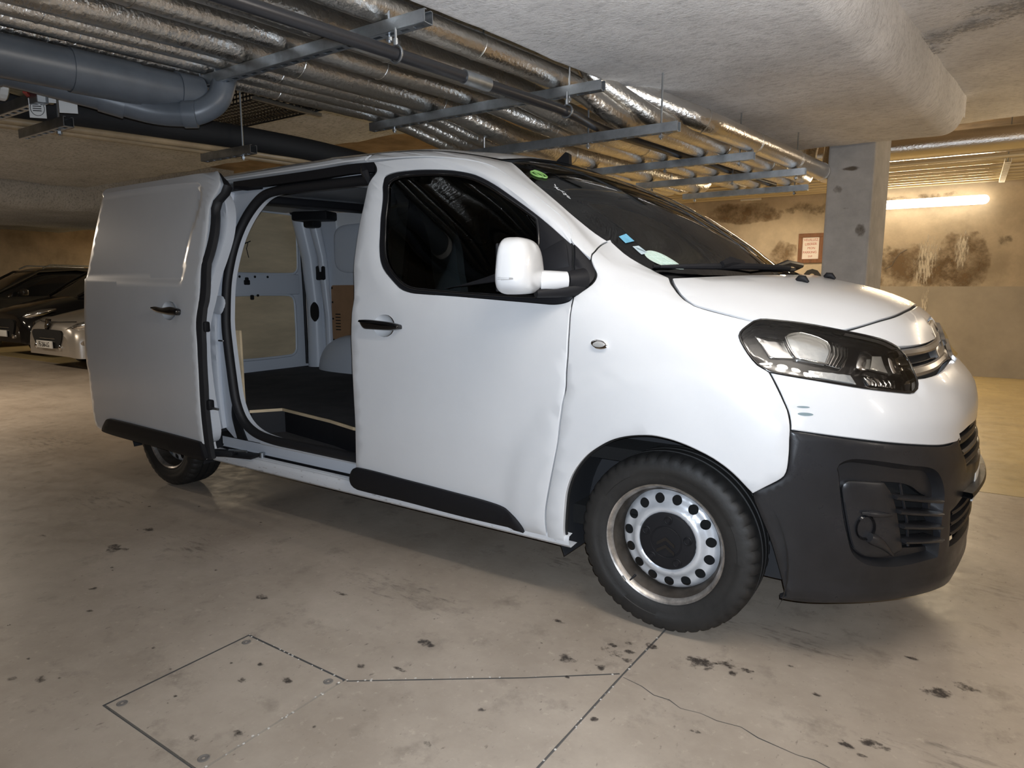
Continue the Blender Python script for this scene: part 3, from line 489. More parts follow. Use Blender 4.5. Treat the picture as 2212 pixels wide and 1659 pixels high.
slab('ceiling_slab', .44, 5.9, -8.9, 3.35, 2.50, 3.36, .05, M_flock, 0, .12, .016)
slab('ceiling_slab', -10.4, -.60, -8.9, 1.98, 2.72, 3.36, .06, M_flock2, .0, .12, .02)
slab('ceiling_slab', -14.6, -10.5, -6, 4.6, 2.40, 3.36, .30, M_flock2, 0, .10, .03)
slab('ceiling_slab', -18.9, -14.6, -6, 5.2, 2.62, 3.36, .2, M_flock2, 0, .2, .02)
M_mott = decal_mat('thin_flocking_patch', (.27,.285,.32), 34, .47, .66, .95, alpha=.7)
for i,(x,y,a,b) in enumerate([(.60,1.05,.18,.16),(.78,.95,.20,.13),(1.0,.85,.25,.12),(.56,1.25,.12,.12),(.90,.75,.3,.1)]): decal('thin_patch', (x,y,2.487), a, b, M_mott, [o for o in bpy.data.objects if o.name == 'ceiling_slab.001'][0], seed=300+i, off=-.001*i)
# ------------------------------------------------------------------ concrete pillar
pv = []
for z in (0, 2.35):
    for x, y in ((-.10,2.44),(.21,2.44),(.21+.055,2.90),(-.10+.055,2.90)): pv.append((x,y,z))
bm = bmesh.new(); bv = [bm.verts.new(p) for p in pv]
for f in ((0,3,2,1),(4,5,6,7),(0,1,5,4),(1,2,6,5),(2,3,7,6),(3,0,4,7)): bm.faces.new([bv[i] for i in f])
bmesh.ops.bevel(bm, geom=[e for e in bm.edges if abs(e.verts[0].co.z-e.verts[1].co.z) > 1], offset=.018, segments=2, profile=.5, affect='EDGES')
me = bpy.data.meshes.new('concrete_pillar'); bm.to_mesh(me); bm.free(); me.materials.append(M_pillar); pil = bpy.data.objects.new('concrete_pillar', me); COL.objects.link(pil)
tag(pil, 'square grey concrete pillar standing behind the van bonnet', 'pillar')
for i,(x,z,a,b) in enumerate([(.15,1.66,.05,.07),(.06,2.1,.08,.02),(-.02,1.95,.05,.05),(.04,1.82,.06,.012)]): decal('pillar_stain', (x,2.439,z), a, b, M_dark, pil, 'y', seed=200+i, off=.002)
# ------------------------------------------------------------------ wall lamp, notice, wall pipes
M_tube = mat('lit_tube', (1,1,1), .4, emit=((1, .86, .66), 7))
M_steel = mat('galvanised_steel', (.42, .45, .48), .42, 1, var=.25, vscale=14, bump=.05)
M_white = mat('white_plastic', (.75, .73, .68), .4)
lt = empty('fluorescent_lamp', (.20, 8.11, 2.41)); tag(lt, 'lit capsule fluorescent lamp on the back wall right of the pillar', 'lamp')
R_ = .062; MB().lathe([(0,-.77)]+[(R_*math.sin(a), -.71-R_*math.cos(a)) for a in np.linspace(.15,math.pi/2,6)]+[(R_*math.sin(a), .71-R_*math.cos(a)) for a in np.linspace(math.pi/2,math.pi-.15,6)]+[(0,.772)], 24, Matrix.Rotation(-math.pi/2,4,'Z')).build('diffuser', M_tube, lt, 50)
MB().box((0,.075,0),(1.40,.06,.05),bev=.01).build('mounting_base', M_white, lt)
for x in (-.5,.5): MB().box((x,.13,0),(.05,.06,.03)).build('wall_bracket', M_steel, lt)
tube('wall_lamp_light', (.20, 8.02, 2.41), 48, color=(1, .80, .52), w_=.12).rotation_euler = (math.radians(-75), 0, 0)
M_wood = mat('brown_wood', (.20, .085, .035), .6, var=.4, vscale=30, stretch=(1,1,.15)); M_paper = mat('white_paper', (.80, .74, .70), .8); M_ink = mat('red_ink', (.42, .08, .05), .7)
nb = empty('notice_board', (-1.245, 8.26, 1.84)); tag(nb, 'small wooden framed handwritten parking notice on the back wall', 'notice')
fw_, fh_ = .36, .45
for nm,c,d in (('frame_rail',(0,-.012,fh_/2-.03),(fw_,.024,.06)),('frame_rail',(0,-.012,-fh_/2+.03),(fw_,.024,.06)),('frame_stile',(-fw_/2+.03,-.012,0),(.06,.0235,fh_-.12)),('frame_stile',(fw_/2-.03,-.012,0),(.06,.0235,fh_-.12))): MB().box(c,d,bev=.003).build(nm, M_wood, nb)
pp = MB().box((0,-.006,0),(fw_-.11,.004,fh_-.10)).build('paper', M_paper, nb)
for i,(t_,s_,x) in enumerate([('VEUILLEZ',.052,0),('LIBERER',.052,0),('MON',.050,.01),('PARKING',.050,-.01),('SVP',.042,.0)]):
    text('writing', t_, s_, frame((x,-.009,.125-.063*i),(1,.0,.02*(i%2)),(0,0,1)), M_ink, nb, .0005, .95)
M_foil = mat('foil_wrap', (.66, .63, .58), .30, 1, bump=.45, bscale=55, var=.14, vscale=3.5, detail=7, rvar=.08)
M_foil2 = mat('smooth_foil', (.70, .68, .65), .22, 1, bump=.30, bscale=70, detail=6)
M_yel = mat('cream_pipe', (.60, .52, .36), .40, .15, bump=.05)
M_rub = mat('black_rubber', (.012, .012, .013), .75, bump=.15, bscale=60)
M_pvc = mat('grey_pvc', (.10, .115, .135), .38, var=.22, vscale=5)
M_pipe = mat('black_steel_pipe', (.03, .03, .033), .35, .3)
wallp = [(5.62,2.75,.13,M_foil2,'wide foil duct highest and nearest of the pipes along the back wall'),(6.05,2.64,.020,M_yel,'first thin cream pipe behind the wide foil duct'),(6.40,2.68,.060,M_yel,'thicker cream pipe between thin pipes by the back wall'),(6.72,2.64,.020,M_yel,'second thin cream pipe along the back wall'),(6.98,2.64,.022,M_yel,'third thin cream pipe along the back wall'),(7.22,2.64,.022,M_yel,'fourth thin cream pipe along the back wall'),(7.48,2.64,.022,M_yel,'fifth thin cream pipe along the back wall'),(7.72,2.645,.025,M_yel,'sixth thin cream pipe along the back wall'),(7.98,2.65,.03,M_yel,'lowest cream pipe tight against the back wall above the lamp')]
for y,z,r,m,lab in wallp:
    P = dense([Vector((-5.6,y,z)),Vector((5.9,y,z))], .25)
    o = MB().tube(P, r, 20, rf=lambda i,j: 1+.02*noise.noise(Vector((i*.7,j*.9,r*100)))).build('wall_pipe', m, None, 60); tag(o, lab, 'pipe', 'pipes along the back wall')
br = empty('slotted_bracket', (1.08, 6.95, 2.60)); tag(br, 'white slotted cantilever bracket carrying the back wall pipes', 'bracket')
mb = MB(); 
for sx in (-1,1): mb.box((sx*.028,0,0),(.004,1.7,.045))
for k in range(17): mb.box((0,-.82+k*.1025,-.02),(.056,.062,.004))
mb.build('channel', M_white, br); MB().tube([(0,-.75,0),(0,-.75,.75)], .006, 6).build('threaded_rod', M_steel, br)
fx = empty('lamp_batten', (-2.15, 8.12, 2.62)); tag(fx, 'unlit white batten under the pipes at the back wall', 'lamp'); MB().box((0,0,0),(.32,.05,.03),bev=.006).build('batten', M_white, fx); MB().box((0,.06,.0),(.04,.1,.02)).build('wall_bracket', M_white, fx)

# ------------------------------------------------------------------ insulated pipes under the ceiling
KX = .115
M_tie = mat('wire_tie', (.75,.75,.74), .3, 1)
M_foilT = mat('crumpled_foil', (.72, .71, .69), .26, 1, bump=.9, bscale=38, var=.2, vscale=8, detail=8, rvar=.08)
RZ1, RZ2 = 2.15, 2.0
def rail(name, y, z, x0, x1, label, zc, rods=(.12,.88), flip=1):
    o = empty(name, (x0, y, z)); tag(o, label, 'rail', 'strut rails carrying the foil pipes'); L = x1-x0; mb = MB(); h = .041; t = .003
    for sy in (-1, 1):
        mb.box((L/2, sy*h/2, 0), (L, t, h)); mb.box((L/2, sy*(h/2-.005), h/2), (L, .010, t))
    n = int(L/.065)
    for s_ in (-1, 1): mb.box((L/2, s_*.0145, -h/2), (L, .012, t))
    for k in range(n+1): mb.box((min(L-.012, .012+k*.065), 0, -h/2), (.024, .018, t))
    mb.build('channel', M_steel, o)
    for q in rods:
        MB().tube([(L*q,0,-.05),(L*q,0,zc-z)], .005, 6).build('threaded_rod', M_steel, o)
        MB().lathe([(0,-.008),(.012,-.008),(.012,.004),(0,.004)], 6, Matrix.Translation((L*q,0,-.035)) @ Matrix.Rotation(math.pi/2,4,'X')).build('nut', M_steel, o)
    return o
rail('strut_rail', -1.28, RZ1, -2.26, -.74, 'galvanised strut rail nearest the camera under the foil pipes', 2.72)
rail('strut_rail', -.25, RZ1, -2.06, -.60, 'galvanised strut rail where the foil pipes start to bend down', 2.72)
rail('strut_rail', .06, RZ2, -1.62, -.355, 'galvanised strut rail just behind the pipe bends', 2.72, (.1,.62,.93))
rail('strut_rail', 1.00, RZ2, -1.45, -.25, 'galvanised strut rail over the van windscreen, second behind the bends', 2.72, (.1,.55,.93))
rail('strut_rail', 1.74, RZ2, -1.30, -.11, 'long galvanised strut rail third behind the bends', 2.72, (.1,.6,.95))
rail('strut_rail', 2.52, RZ2, -1.22, -.24, 'darker strut rail at the far end of the foil pipes', 3.3, (.1,.9))
def foil_pipe(xa, xb, r, label, m=M_foil, n=18, bend=(-.16,.20), y0=-4.2, y1=2.70, ties=6, seed=0, za=None, zb=None, m_near=None):
    za = za or RZ1+.022+r; zb = zb or RZ2+.022+r; o = empty('insulated_pipe', (0,0,0)); tag(o, label, 'pipe', 'foil insulated pipes under the ceiling')
    pts = [(xa+KX*y0, y0, za),(xa+KX*bend[0], bend[0], za),(xb+KX*bend[1], bend[1], zb),(xb+KX*y1, y1, zb),(xb+KX*y1+.01, y1+.18, zb+.9)]
    P = dense(fillet(pts, .16), .055)
    rf = lambda i, j: 1+.030*noise.noise(Vector((P[i].y*6+seed*9, j*.55, seed)))+.018*noise.noise(Vector((P[i].y*19, j*1.1, seed+5)))
    MB().tube(P, r, n, rf=rf).build('foil_jacket', m, o, 60); r3 = random.Random(seed)
    for k in range(ties):
        i = int(len(P)*(.12+.78*(k+r3.random()*.5)/ties)); i = min(i, len(P)-2); d = (P[i+1]-P[i]).normalized(); a = d.orthogonal().normalized(); b = d.cross(a); q = r*1.035
        ring = [P[i]+(a*math.cos(t)+b*math.sin(t))*q+d*.012*math.sin(t+k) for t in np.linspace(0, 2*math.pi, 25)]
        MB().tube(ring, .0014, 5, cap=False).build('wire_tie', M_tie, o)
    return o
foil_pipe(-1.99, -1.80, .038, 'small foil pipe, outermost left of the bundle', seed=1)
foil_pipe(-1.86, -1.67, .038, 'small foil pipe, second from the left of the bundle', seed=2)
foil_pipe(-1.735, -1.55, .038, 'small foil pipe, third from the left of the bundle', seed=3)
foil_pipe(-1.605, -1.405, .065, 'thick bright foil pipe right of the three small ones', seed=4)
foil_pipe(-1.335, -1.07, .048, 'medium foil pipe between the two thick foil pipes', seed=5)
foil_pipe(-1.12, -.92, .066, 'thick foil pipe just right of the black sprinkler pipe', M_foil, seed=6, bend=(-.2,.2))
foil_pipe(-.82, -.68, .052, 'foil pipe on the right that drops steeply behind the second rail', seed=7, bend=(-.10,.10))
def drop_pipe(x, r, y, label, seed, z, yb, m=M_foil):
    o = empty('insulated_pipe', (0,0,0)); tag(o, label, 'pipe', 'foil insulated pipes under the ceiling')
    P = dense(fillet([(-.83+KX*y,y-.06,2.71),(-.82+KX*y,y-.02,2.30),(x+KX*yb,yb,z),(x+KX*2.30,2.30,z),(x+KX*2.3-.02,2.75,z+.02),(x+.24,3.1,z+.6)], .10), .055)
    MB().tube(P, r, 18, rf=lambda i,j: 1+.03*noise.noise(Vector((P[i].y*6+seed*9, j*.55, seed)))).build('foil_jacket', m, o, 60)
    for k in range(4):
        i = int(len(P)*(.25+.16*k)); d = (P[i+1]-P[i]).normalized(); a = d.orthogonal().normalized(); b = d.cross(a)
        MB().tube([P[i]+(a*math.cos(t)+b*math.sin(t))*r*1.04 for t in np.linspace(0,2*math.pi,25)], .0014, 5, cap=False).build('wire_tie', M_tie, o)
drop_pipe(-.545, .048, .0, 'foil pipe that comes straight down from the ceiling beside the slab edge', 8, RZ2+.07, .24)
drop_pipe(-.39, .060, .16, 'shiny thick foil pipe hugging the edge of the white ceiling slab', 9, RZ2+.085, .46, M_foil2)
sk = empty('sprinkler_pipe', (0,0,0)); tag(sk, 'slim black steel sprinkler pipe hung in clamps below the foil pipes', 'pipe')
f_ = lambda y: (-.724+KX*y, y, 2.05)
MB().tube(fillet([f_(-4.2), f_(-.28), (-.795,.12,2.05), (-.795+KX*2.5,2.6,2.05)], .2), .0215, 16).build('tube', M_pipe, sk, 60)
MB().tube([f_(-.97), f_(-.83)], .0265, 16).build('sleeve', M_steel, sk, 40)
for y in (-1.30, -.30):
    x, _, z = f_(y); MB().tube([(x+.028*math.cos(t), y, z+.028*math.sin(t)) for t in np.linspace(0,2*math.pi,21)], .005, 6, cap=False).build('pipe_clamp', M_steel, sk, 60)
    MB().tube([(x,y,z+.028),(x,y,z+.05)], .009, 8).add(*(lambda m_: (m_.v, m_.f))(MB().tube([(x,y,z+.05),(x,y,2.135)], .005, 8))).build('clamp_rod', M_steel, sk)
# grey drain pipes on the left
pv_ = empty('drain_pipe', (0,0,0)); tag(pv_, 'large grey plastic drain pipe left of the foil pipes', 'pipe')
g_ = lambda y, dx=0, z=2.085: (-1.915+KX*y+dx, y, z)
MB().tube([g_(-4.0), g_(-1.33)], .078, 24).build('tube', M_pvc, pv_, 60)
MB().tube([g_(-1.80), g_(-1.55)], .083, 24).build('socket', M_pvc, pv_, 40); MB().tube([g_(-1.40), g_(-1.30)], .086, 24).build('end_flange', M_pvc, pv_, 40)
MB().tube([g_(-2.10), g_(-2.05)], .084, 24).build('white_band', M_white, pv_, 40)
p2 = empty('drain_pipe', (0,0,0)); tag(p2, 'thinner grey plastic drain pipe with a sagging elbow', 'pipe')
MB().tube(dense(fillet([(-2.58,-3.2,2.07),(-2.31,-1.95,2.07),(-2.23,-1.70,2.035),(-2.10,-1.47,1.985),(-2.0,-1.36,1.99),(-1.95,-1.28,2.05),(-1.94,-1.2,2.3)], .1), .04), .050, 20).build('tube', M_pvc, p2, 60)
for a, b in (((-2.335,-2.06,2.07),(-2.312,-1.96,2.07)),((-2.205,-1.655,2.026),(-2.165,-1.575,2.007)),((-2.03,-1.40,1.987),(-1.995,-1.36,1.99))): MB().tube([a,b], .056, 20).build('socket', M_pvc, p2, 40)
# black lagged duct and thin pipes beneath it
dk = empty('lagged_duct', (0,0,0)); tag(dk, 'fat black rubber lagged duct bending away behind the van roof', 'duct')
MB().tube(dense(fillet([(-3.35,-2.9,2.12),(-2.95,-1.39,2.12),(-2.78,-.60,2.12),(-2.62,-.22,2.09),(-2.45,.25,2.03),(-2.42,1.9,2.03)], .15), .06), .066, 20).build('lagging', M_rub, dk, 60)
for i, (dx, z, r, lab) in enumerate([(0,2.045,.020,'upper of two thin tan pipes under the black duct'),(-.055,2.03,.016,'lower of two thin tan pipes under the black duct')]):
    o = MB().tube(dense(fillet([(-3.38+dx,-2.9,z),(-2.97+dx,-1.3,z),(-2.80+dx,-.52,z),(-2.66+dx,-.30,z-.02),(-2.54+dx,.02,z-.05)], .06), .05), r, 12).build('tan_pipe', mat('tan_lagging', (.42,.30,.17), .45, var=.2, vscale=10), None, 60); tag(o, lab, 'pipe')
for (x0,x1,y,lab) in ((-3.10,-2.62,-1.60,'short strut bracket under the black duct, nearer one'),(-2.93,-2.46,-.75,'short strut bracket under the black duct, by the sliding door')):
    o = rail('strut_bracket', y, 1.995, x0, x1, lab, 2.72, (.8,)); o['group'] = 'short brackets under the black duct'
# perforated cable tray
M_tray = mat('dark_tray_steel', (.06,.058,.055), .5, .8)
tr = empty('cable_tray', (-3.95,-.56,2.33)); tag(tr, 'dark perforated steel cable tray crossing under the ceiling', 'cable tray')
L_, W_ = 2.6, .38; mb = MB()
def perf(w0, h0, place):
    nx = int(w0/.032); ny = 3
    for k in range(nx+1): mb.box(*place(k*.032, h0/2, .010, h0))
    for j in range(ny+1): mb.box(*place(w0/2, j*h0/ny, w0, .010))
perf(L_, .075, lambda a, b, da, db: ((a, 0, b), (da, .003, db)))
perf(L_, .075, lambda a, b, da, db: ((a, W_, b), (da, .003, db)))
mb.build('side_wall', M_tray, tr); mb = MB()
nx = int(L_/.034)
for k in range(nx+1): mb.box((k*.034, W_/2, 0), (.012, W_, .003))
for j in range(9): mb.box((L_/2, j*W_/8, 0), (L_, .016, .003))
mb.build('perforated_base', M_tray, tr)
MB().box((1.32, W_/2, -.012), (.03, W_+.1, .02)).build('support_bar', M_steel, tr)
for y in (-.03, W_+.03): MB().tube([(1.32,y,-.02),(1.32,y,.40)], .005, 6).build('threaded_rod', M_steel, tr)
# valves and tags, upper left
M_brass = mat('old_brass', (.30,.26,.17), .45, .7, var=.4, vscale=20); M_red = mat('red_handle', (.35,.03,.02), .5); M_tag = mat('white_tag', (.72,.72,.70), .5)
va = empty('valve_set', (-2.56,-1.76,2.10)); tag(va, 'cluster of brass valves and flanges beside the grey drain pipe', 'valve')
Ry = Matrix.Rotation(-.11,4,'Z')
MB().lathe([(0,-.9),(.045,-.9),(.045,-.12),(.075,-.12),(.075,-.095),(.04,-.095),(.05,-.03),(.05,.03),(.04,.05),(.06,.05),(.06,.075),(.028,.075),(.028,.30),(0,.30)], 20, Ry).build('valve_body', M_brass, va, 40)
MB().lathe([(0.077,-.128),(.079,-.128),(.079,-.10),(.077,-.10)], 20, Ry, True).build('white_flange', M_tag, va)
for i,(x,y,z) in enumerate([(.07,.03,.0),(.10,.12,-.01),(.06,-.05,-.02)]):
    MB().lathe([(0,-.03),(.018,-.03),(.022,0),(.018,.03),(0,.03)], 12, Matrix.Translation((x,y,z))).build('fitting', M_brass, va, 40)
    MB().box((x+.02,y,-.035+z),(.015,.09,.012),Matrix.Rotation(.5*i,4,'Z')).build('handle', M_red, va)
rail('strut_rail', -1.78, 2.03, -2.95, -2.42, 'short strut rail under the brass valves', 2.72, (.85,))
for i,(x,y,z,w_,h,lab) in enumerate([(-2.44,-1.76,2.045,.075,.055,'upper blank white tag hanging by the valves'),(-2.36,-1.71,2.0,.068,.052,'lower right blank white tag hanging by the valves'),(-2.475,-1.78,1.995,.062,.078,'ringed white tag with small print by the valves')]):
    o = empty('valve_tag', (x,y,z)); tag(o, lab, 'tag'); Mx = Matrix.Rotation(math.radians(50),4,'Z')
    MB().box((0,0,0),(w_,.002,h),Mx).build('plate', M_tag, o); MB().tube([Mx @ Vector((0,0,h/2)),Mx @ Vector((.01,.02,h/2+.04))], .001, 4).build('wire', M_tie, o)
    if i == 2:
        MB().tube([Mx @ Vector((.026*math.cos(t),-.0015,.030*math.sin(t))) for t in np.linspace(0,2*math.pi,25)], .0012, 4, cap=False).build('printed_ring', M_black, o)
        for q in range(3): MB().box((0,-.0016,.008-.009*q),(.032,.001,.0035),Mx).build('printed_line', M_black, o)

# ------------------------------------------------------------------ the van
M_van = mat('white_van_paint', (.71,.717,.728), .28, coat=.6, var=.03, vscale=3, spec=.5)
M_vin = mat('white_inner_paint', (.62,.65,.70), .35, spec=.5)
M_plas = mat('black_bumper_plastic', (.020,.020,.022), .33, bump=.05, bscale=400, var=.35, vscale=5, rvar=.10, spec=.45)
M_trim = mat('matt_black_trim', (.011,.011,.013), .55, bump=.04, bscale=500, spec=.25)
M_gloss = mat('gloss_black', (.006,.006,.007), .12, coat=.5)
M_seal = mat('rubber_seal', (.010,.010,.012), .6)
M_chrome = mat('chrome', (.80,.80,.80), .08, 1); M_satin = mat('satin_grey_bar', (.34,.33,.32), .28, .8)
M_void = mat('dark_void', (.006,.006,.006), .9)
M_glassS = glass('side_glass', (.16,.18,.18)); M_glassW = glass('screen_glass', (.30,.34,.33), ior=1.85); M_lens = glass('lamp_lens', (.93,.93,.93))
M_refl = mat('lamp_reflector', (.82,.82,.82), .16, 1); M_lampg = mat('ribbed_lamp_glass', (.66,.66,.64), .14, .45, bump=.1, bscale=60)
M_tyre = mat('tyre_rubber', (.018,.017,.016), .62, var=.35, vscale=8, bump=.08, bscale=90)
M_rim = mat('silver_steel_wheel', (.66,.68,.71), .36, .35, var=.10, vscale=9)
M_rimd = mat('dirty_rim_flange', (.50,.47,.44), .38, .85, var=.5, vscale=22)
M_carpet = mat('cargo_floor_dark', (.045,.042,.042), .85, bump=.25, bscale=260, var=.4, vscale=5)
M_ply = mat('plywood_board', (.66,.52,.33), .6, var=.25, vscale=3.5, bump=.04, stretch=(1,.35,1.5))
M_hard = mat('brown_hardboard', (.36,.20,.10), .6, var=.15, vscale=6)
M_seat = mat('dark_seat_cloth', (.025,.026,.03), .9)
van = empty('delivery_van', (-1.6, 0, 0)); tag(van, 'white delivery van with black bumper and its side cargo door slid open', 'van')
def P_(o):
    """hang a piece modelled in world coordinates on the van"""
    o.parent = van; o.matrix_parent_inverse = Matrix.Translation((1.6,0,0)); return o
def S_(o, par):
    o.parent = par; o.matrix_parent_inverse = Matrix.Identity(4); return o
def vp(name, poly, m, par=None, **k):
    o = panel(name, poly, m, None, **k); return P_(o) if par is None else S_(o, par)
def vm(mb, name, m, par=None, smooth=40):
    o = mb.build(name, m, None, smooth); return P_(o) if par is None else S_(o, par)
GM = T
# --- doors, wings, bonnet
fender = vp('front_wing', GM['fender'], M_van, k=1.15, step=.035)
vp('wing_corner_trim', GM['fender_tri'], M_trim, fender, off=.002, th=.01)
vp('side_repeater', GM['repeater'], M_chrome, fender, off=.012, th=.012, gap=0, lip=.003, step=.012)
vp('repeater_lens', GM['repeater'], M_lampg, fender, off=.0135, th=.01, gap=.006, lip=.003, step=.012)
door = vp('front_door', GM['door'], M_van, k=1., step=.04, holes=[GM['door_frame'], GM['cup']], th=.03,
          disp=(lambda P: (lambda s, z: flare(s, z)-.009*smooth01((.050-pdist(P, np.c_[np.ravel(s),np.ravel(z)])).reshape(np.shape(s))/.045)))(resample(GM['door_frame'], .03)))
vp('window_surround', GM['door_frame'], M_trim, door, off=-.010, th=.02, holes=[GM['door_glass']], gap=.002)
vp('window_glass', GM['door_glass'], M_glassS, door, off=-.016, th=0, gap=-.006, lip=0)
vp('mirror_quarter', [(GM['door_glass'][12][0]-.004,GM['door_glass'][12][1]+.012,1),(GM['door_glass'][12][0]-.002,GM['door_glass'][14][1]-.004,1),(GM['door_frame'][11][0]+.012,GM['door_frame'][11][1]+.012,1),(GM['door_frame'][9][0]+.02,GM['door_frame'][9][1]-.02)], M_trim, door, off=-.006, th=.02, gap=0)
skin_tube('window_channel', GM['door_glass'], .0065, M_gloss, None, -.011); S_(bpy.data.objects['window_channel'], door)
vp('trim_strip', GM['trim_strip'], M_trim, door, off=.016, th=.02, gap=0, lip=.006, step=.03)
def cup(name, pts, par, shift=(0,0,0)):
    P = np.array([p[:2] for p in pts]); c = P.mean(0); V = []; F = []; n = 32; a = P[0]-c
    Q = resample(pts, .008); n = len(Q); r_ = [1.0,.93,.75,.45,.1]; d_ = [.0015,-.004,-.014,-.020,-.022]
    for q, d in zip(r_, d_): V += list(sp(c[0]+(Q[:,0]-c[0])*q, c[1]+(Q[:,1]-c[1])*q, d+.0015, shift))
    for k in range(4):
        for i in range(n): j = (i+1) % n; F.append((k*n+i, k*n+j, (k+1)*n+j, (k+1)*n+i))
    F.append(tuple(4*n+i for i in range(n)))
    return S_(mesh(name, V, F, M_van, None, 60), par)
def handle(pts, par, shift=(0,0,0)):
    Q = resample(pts, .006); 
    if area(Q) < 0: Q = Q[::-1]
    rings = [(0,.004),(0,.028),(.004,.034),(.010,.037)]; V = []; F = []; n = len(Q)
    for d, h in rings:
        q = inset(Q, d) if d else Q; V += list(sp(q[:,0], q[:,1], h, shift))
    for k in range(3):
        for i in range(n): j = (i+1) % n; F.append((k*n+i, (k+1)*n+i, (k+1)*n+j, k*n+j))
    F.append(tuple(3*n+i for i in range(n))[::-1]); F.append(tuple(range(n)))
    o = S_(mesh('door_handle', V, F, M_gloss, None, 45), par); return o
cup('handle_cup', GM['cup'], door); handle(GM['handle'], door)
hood = vp('bonnet', full(GM['hood']), M_van, k=3.2, step=.05, th=.02, gap=.0055, lip=.003)
for s_, z_ in ((.45,1.270),(.02,1.2855)):
    p = sp([s_],[z_],.004)[0]; n_ = snorm(np.array([s_]),np.array([z_]))[0]
    vm(MB().tube([Vector(p)+Vector((-.022,.0,.001)),Vector(p)+Vector((-.012,0,.009)),Vector(p)+Vector((.004,0,.008)),Vector(p)+Vector((.020,0,-.006))], [.008,.013,.013,.005], 10), 'washer_nozzle', M_trim, hood)
fm = vp('nose_panel', full(GM['front_mask']), M_van, k=2.2, step=.035, gap=.003)
roof_z = 1.838
ws = vp('windscreen', full(GM['windshield']), M_glassW, k=1., step=.05, th=0, off=-.008, gap=-.002, lip=0, disp=lambda s,z: 0*s)
WSO = resample([(p[0],p[1],*p[2:]) for p in full(GM['windshield'])], .03)
wi = inset(WSO, .040)
vp('screen_border', [tuple(p) for p in WSO], M_gloss, ws, off=-.012, th=0, gap=0, lip=0, holes=[[tuple(p) for p in wi]], disp=lambda s,z: 0*s, hgap=0)
for nm, key, m in (('blue_sticker','st_blue',mat('blue_sticker',(.16,.44,.62),.5)),('white_sticker','st_white',mat('pale_sticker',(.50,.60,.64),.5))):
    vp(nm, GM[key], m, ws, off=-.005, th=0, gap=0, lip=0, step=.02, disp=lambda s,z: 0*s)
M_dk = mat('grey_print', (.18,.24,.26), .6)
def disc(c, rx, ry, n=26): return [(c[0]+rx*math.cos(t), c[1]+ry*math.sin(t)) for t in np.linspace(0,2*math.pi,n,endpoint=False)]
c_ = GM['st_round'][0]; vp('round_sticker', disc(c_,.046,.037), mat('pale_green_sticker',(.55,.68,.60),.5), ws, off=-.005, th=0, gap=0, lip=0, step=.02, disp=lambda s,z: 0*s)
for a_, b_ in (((-.03,.008),(.03,.012)),((-.005,-.03),(.0,.03)),((-.03,-.012),(.028,-.010)),((.018,-.024),(.022,.026)),((-.022,-.024),(-.02,.026))):
    Q = [Vector(sp([c_[0]+a_[0]+(b_[0]-a_[0])*t],[c_[1]+a_[1]+(b_[1]-a_[1])*t],-.0035)[0]) for t in (0,.5,1)]; vm(MB().tube(Q,.0016,5), 'sticker_print', mat('pale_print',(.66,.78,.70),.5) if 'pale_print' not in bpy.data.materials else bpy.data.materials['pale_print'], ws)
c_ = GM['st_green'][0]; M_gr = mat('green_sticker',(.22,.42,.12),.5)
for rx, ry, dx in ((.026,.014,0),(.020,.018,-.02)):
    Q = [Vector(sp([c_[0]+dx+rx*math.cos(t)],[c_[1]+ry*math.sin(t)],-.004)[0]) for t in np.linspace(0,2*math.pi,20)]; vm(MB().tube(Q,.004,5,cap=False), 'green_mark', M_gr, ws)
M_chalk = mat('white_marker', (.8,.8,.8), .7); r4 = random.Random(3)
for g in range(8):   # white marker scribble at the edge of the screen
    px0 = .80+.0*g; zz = 1.675-.0085*g; ss = .775+.004*(g % 3)
    Q = [Vector(sp([ss+r4.uniform(-.010,.010)],[zz+r4.uniform(-.008,.008)],-.004)[0]) for _ in range(4)]; vm(MB().tube(Q,.0009,4,cap=False), 'marker_stroke', M_chalk, ws)
vp('ribbed_sticker_text', [(GM['st_white'][0][0]+(GM['st_white'][2][0]-GM['st_white'][0][0])*a, GM['st_white'][0][1]+(GM['st_white'][2][1]-GM['st_white'][0][1])*a+b, 1) for a,b in ((.25,.004),(.75,.004),(.75,-.004),(.25,-.004))], M_dk, ws, off=-.004, th=0, gap=0, lip=0, step=.02, disp=lambda s,z: 0*s)
# A pillar, cant rail, roof
ds_ = lambda x, z: (float(skin_s(np.array([x]),np.array([z]))[0]), z)
L_ = GM['door_line']; sd = GM['side_frame']
pill = [tuple(q) for q in sd[:4]]+[tuple(q) for q in sd[4:]]+[(.95,1.805),(1.2,1.838),(1.45,1.862),(1.75,1.872),(*ds_(-1.555,1.876),1)]+[(*ds_(-1.555,L_[-1][1]+.012),1)]+[(q[0],q[1]+.004) for q in L_[-2::-1]]
frame_r = vp('side_pillar_frame', pill, M_van, k=1., step=.03, gap=.0015, th=.02)
vp('side_pillar_frame', mir(pill), M_van, k=1., step=.05, gap=.0015, th=.02)
